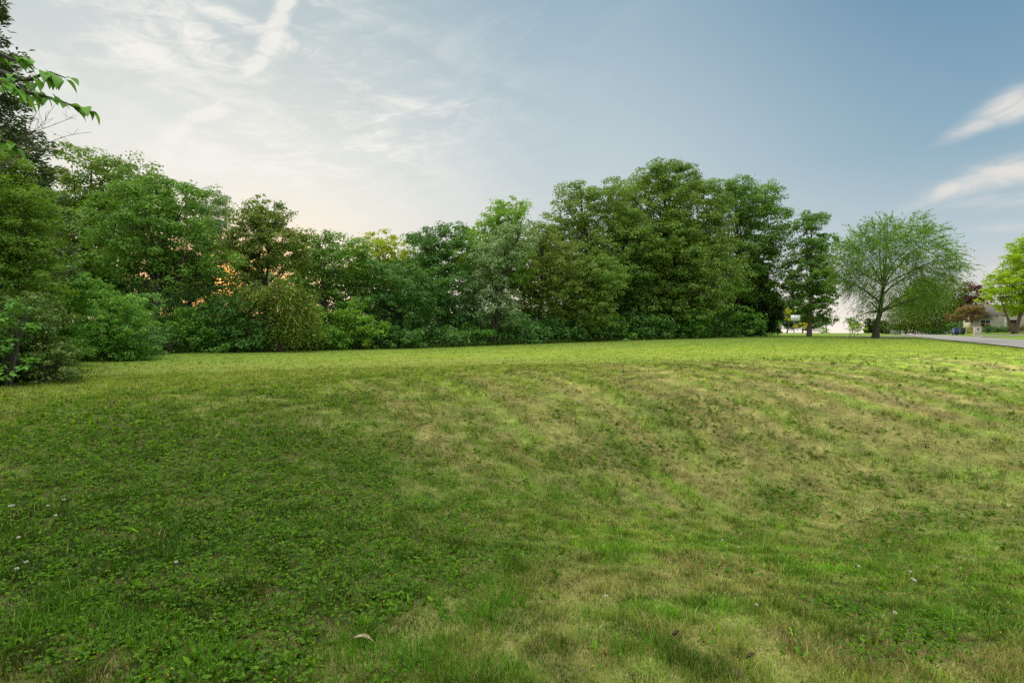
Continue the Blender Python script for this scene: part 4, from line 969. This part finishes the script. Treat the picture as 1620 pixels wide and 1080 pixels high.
# basketball hoop
b = px_ground(1256, 108); root = empty('basketball_hoop', b, 'white basketball backboard on a grey pole beyond the single maple', 'basketball hoop')
MB().tube([b - [0, 0, .2], b + [0, 0, 2.5]], .075, 10).build('pole', PL['grey'], root)
mb = MB(); mb.tube([b + [0, 0, 2.2], b + [0, -.5, 2.7]], .04, 6); mb.tube([b + [0, 0, 2.5], b + [0, -.5, 3.0]], .04, 6); mb.build('arm', PL['grey'], root)
bb = MB(); bb.box(b + [0, -.55, 2.85], (1.75, .05, 1.08)); bo = bb.build('backboard', PL['board'], root)
mb = MB()
for z in (2.58, 2.98): mb.box(b + [0, -.585, z], (.60, .012, .04))
for x in (-.28, .28): mb.box(b + [x, -.585, 2.78], (.04, .012, .36))
mb.build('target_square', PL['red'], root)
aa = np.linspace(0, 2 * np.pi, 21); MB().tube([b + [.23 * math.cos(q), -.82 + .23 * math.sin(q), 2.55] for q in aa], .012, 5).build('rim', PL['orange'], root)
mb = MB()
for q in aa[:-1:2]: mb.tube([b + [.23 * math.cos(q), -.82 + .23 * math.sin(q), 2.54], b + [.15 * math.cos(q + .3), -.82 + .15 * math.sin(q + .3), 2.15]], .006, 3)
mb.build('net', PL['net'], root)

# stakes beside the sapling
for du, lab in ((-5.5, 'thin wooden stake on the open side of the sapling'), (6.0, 'thin wooden stake between sapling and thick dark trunk')):
    b = px_ground(1351 + du, 57.2); o = MB().tube([b - [0, 0, .2], b + [.02, 0, 1.0]], [.022, .018], 6).build('wooden_stake', PL['wood']); tag(o, lab, 'stake', 'stakes of the sapling')

# white house behind the honey locust
b = px_ground(1602, 97); hz = gz(b[0], b[1]) - .05
root = empty('white_house', (b[0], b[1], hz), 'white house with columned porch and dark door behind the yellow-green tree', 'house')
hr = R(-30); c, s = math.cos(hr), math.sin(hr); o_ = np.array([b[0], b[1], hz])
loc = lambda x, y, z: o_ + np.array([x * c - y * s, x * s + y * c, z])
mb = MB(); mb.box(loc(3.2, 4, 1.35), (17.5, 7.4, 2.9), hr)
for q in range(9): mb.box(loc(3.2, .28, .35 + q * .28), (17.4, .03, .02), hr)
mb.build('wall', PL['white'], root)
mb = MB(); V = [loc(x, y, z) for x in (-6.1, 12.5) for y, z in ((-.8, 2.7), (4, 4.6), (8.8, 2.7), (8.8, 2.86), (4, 4.78), (-.8, 2.86))]
Q = [(0, 1, 7, 6), (1, 2, 8, 7), (2, 3, 9, 8), (3, 4, 10, 9), (4, 5, 11, 10), (5, 0, 6, 11), (0, 5, 4, 1), (1, 4, 3, 2), (6, 7, 10, 11), (7, 8, 9, 10)]
mb.add(V, Q); rf = mb.build('roof', PL['slate'], root)
mb = MB(); mb.box(loc(8, 5, 4.9), (.7, .6, 1.2), hr); ch = mb.build('chimney', PL['red'], root); ch.parent = rf; ch.location = (0, 0, 0)
dd = MB().box(loc(.2, .26, 1.0), (1.0, .06, 2.05), hr).build('door', PL['door'], root)
hd = MB().box(loc(.55, .20, 1.0), (.05, .08, .12), hr).build('handle', PL['grey'], root); hd.parent = dd; hd.location = (0, 0, 0)
for x in (-1.1, 1.5): MB().box(loc(x, -.55, 1.35), (.22, .22, 2.7), hr, 1, .03).build('porch_column', PL['white'], root)
MB().box(loc(.2, -.3, .05), (3.2, 1.0, .22), hr).build('porch_step', PL['stone'], root)
for x in (-3.6, 4.4, 7.8, 10.2):
    f = MB().box(loc(x, .27, 1.45), (1.35, .06, 1.25), hr).build('window', PL['cream'], root)
    for dx in (-.31, .31):
        g_ = MB().box(loc(x + dx, .235, 1.45), (.54, .03, 1.08), hr).build('pane', PL['glass'], root); g_.parent = f; g_.location = (0, 0, 0)
# pale garage house far down the road
b = px_ground(1419, 150); hz = gz(b[0], b[1]) - .05; o_ = np.array([b[0], b[1] + 1, hz]); hr = R(-25); c, s = math.cos(hr), math.sin(hr)
root = empty('garage', o_, 'small pale building glimpsed down the road past the mailbox', 'building')
mb = MB(); mb.box(loc(0, 3, 1.2), (3.2, 5, 2.5), hr); mb.build('wall', PL['paleblue'], root)
V = [loc(x, y, z) for y in (.2, 5.8) for x, z in ((-1.9, 2.35), (0, 3.3), (1.9, 2.35), (1.9, 2.5), (0, 3.46), (-1.9, 2.5))]
MB().add(V, Q[:0] if False else [(0, 1, 7, 6), (1, 2, 8, 7), (2, 3, 9, 8), (3, 4, 10, 9), (4, 5, 11, 10), (5, 0, 6, 11), (0, 5, 4, 1), (1, 4, 3, 2), (6, 7, 10, 11), (7, 8, 9, 10)]).build('roof', PL['slate'], root)
MB().box(loc(0, .47, 1.0), (2.2, .06, 1.95), hr).build('door', PL['white'], root)

# ------------------------------------------------------------------ small things on the grass
def ground_px(u, v):
    y = 3.
    for _ in range(60): y = .5 * y + .5 * F * (EYE - gz((u - CX) / F * y, y)) / (v - HV)
    return np.array([(u - CX) / F * y, y, gz((u - CX) / F * y, y)])
def clover(u, v, label, q):
    b = ground_px(u, v + 4); root = empty('clover_flower', b, label, 'flower', 'white clover flowers in the lawn'); r = rng(900 + q); h = r.uniform(.05, .075)
    tp = b + [r.normal() * .008, r.normal() * .008, h]
    MB().tube([b, (b + tp) / 2 + [.004, 0, 0], tp], .0013, 5).build('stem', PL['stem'], root)
    n = 46; d = rand_dirs(n, r); d[:, 2] = np.abs(d[:, 2]) - .25 * r.random(n); d = norm(d)
    V, Q = leaf_quads(tp + d * .0085, np.cross(d, [0, 0, 1.]) + r.normal(size=(n, 3)) * .2, .011, r, .42, d); mesh_np('flower_head', V, Q, PL['clover'], root)
FL = [(97, 797, 'white clover flower standing above the others in the near dark weeds'), (12, 811, 'white clover flower close to the frame edge, lower of a pair'), (14.5, 808, 'white clover flower close to the frame edge, upper of a pair'), (83, 823, 'white clover flower just below the highest one in the dark weeds'),
      (72, 808, 'faint white clover flower between two brighter ones'), (22, 865, 'lone white clover flower midway down the dark weeds'), (31, 907, 'white clover flower, higher of the lowest pair in the weeds'), (23, 915, 'lowest white clover flower in the dark weeds'),
      (1146, 863, 'white clover flower alone on the dry middle slope'), (1170, 875, 'white clover flower of a close pair on the dry middle slope'), (1204, 972, 'big white clover flower by itself near the bottom of the slope'), (1366, 907, 'white clover flower at the start of the green patch'),
      (1443, 919, 'white clover flower, brightest of the group in the green patch'), (1449, 926, 'white clover flower just under the brightest of the group'), (1458, 934, 'white clover flower ending the group in the green patch'), (1423, 984, 'white clover flower over the darkest weed patch'),
      (1500, 808, 'distant white clover flower on the far green strip'), (1526, 819, 'distant white clover flower beside the far green strip'), (962, 958, 'white clover flower in straw-coloured grass'), (275, 905, 'small white clover flower amid the weeds towards the middle')]
for q, (u, v, lab) in enumerate(FL): clover(u, v, lab, q)
# curled dry leaf
b = ground_px(570, 1030); r = rng(7)
s = np.linspace(0, 1, 9); V = []
for i, t in enumerate(s):
    p_ = b + np.array([-.045 + .115 * t, .012 * math.sin(3 * t) - .02 * t * t, .045 + .018 * math.sin(3.1 * t) - .02 * t]); wv = .014 * math.sin(math.pi * min(1, t * .92 + .06)) ** .6 + .001
    if t > .7: wv *= .35
    V += [p_ + [0, -wv, .008], p_ + [0, 0, 0], p_ + [.002, wv, .009]]
Q = [(i * 3 + j, i * 3 + j + 1, (i + 1) * 3 + j + 1, (i + 1) * 3 + j) for i in range(8) for j in range(2)]
tag(mesh_np('dry_leaf', V, Q, PL['straw'], smooth_=True), 'pale curled dry leaf lying on the grass near the bottom', 'leaf')
for q, (u, v, lab) in enumerate([(1191, 1056, 'dark brown curled leaf on the dry grass, lowest one'), (1072, 1018, 'dark brown leaf scrap in grass above the lowest one')]):
    b = ground_px(u, v); r = rng(800 + q); n = 7; V = []
    for i in range(5):
        t = i / 4; wv = .013 * math.sin(math.pi * (t * .9 + .05)); V += [b + [-.02 + .04 * t, -wv, .03 + .02 * t + .01], b + [-.02 + .04 * t, 0, .022 + .03 * t * t], b + [-.02 + .04 * t, wv, .038 + .02 * t]]
    Q = [(i * 3 + j, i * 3 + j + 1, (i + 1) * 3 + j + 1, (i + 1) * 3 + j) for i in range(4) for j in range(2)]
    tag(mesh_np('brown_leaf', V, Q, PL['soil'], smooth_=True), lab, 'leaf', 'dark leaf scraps on the grass')
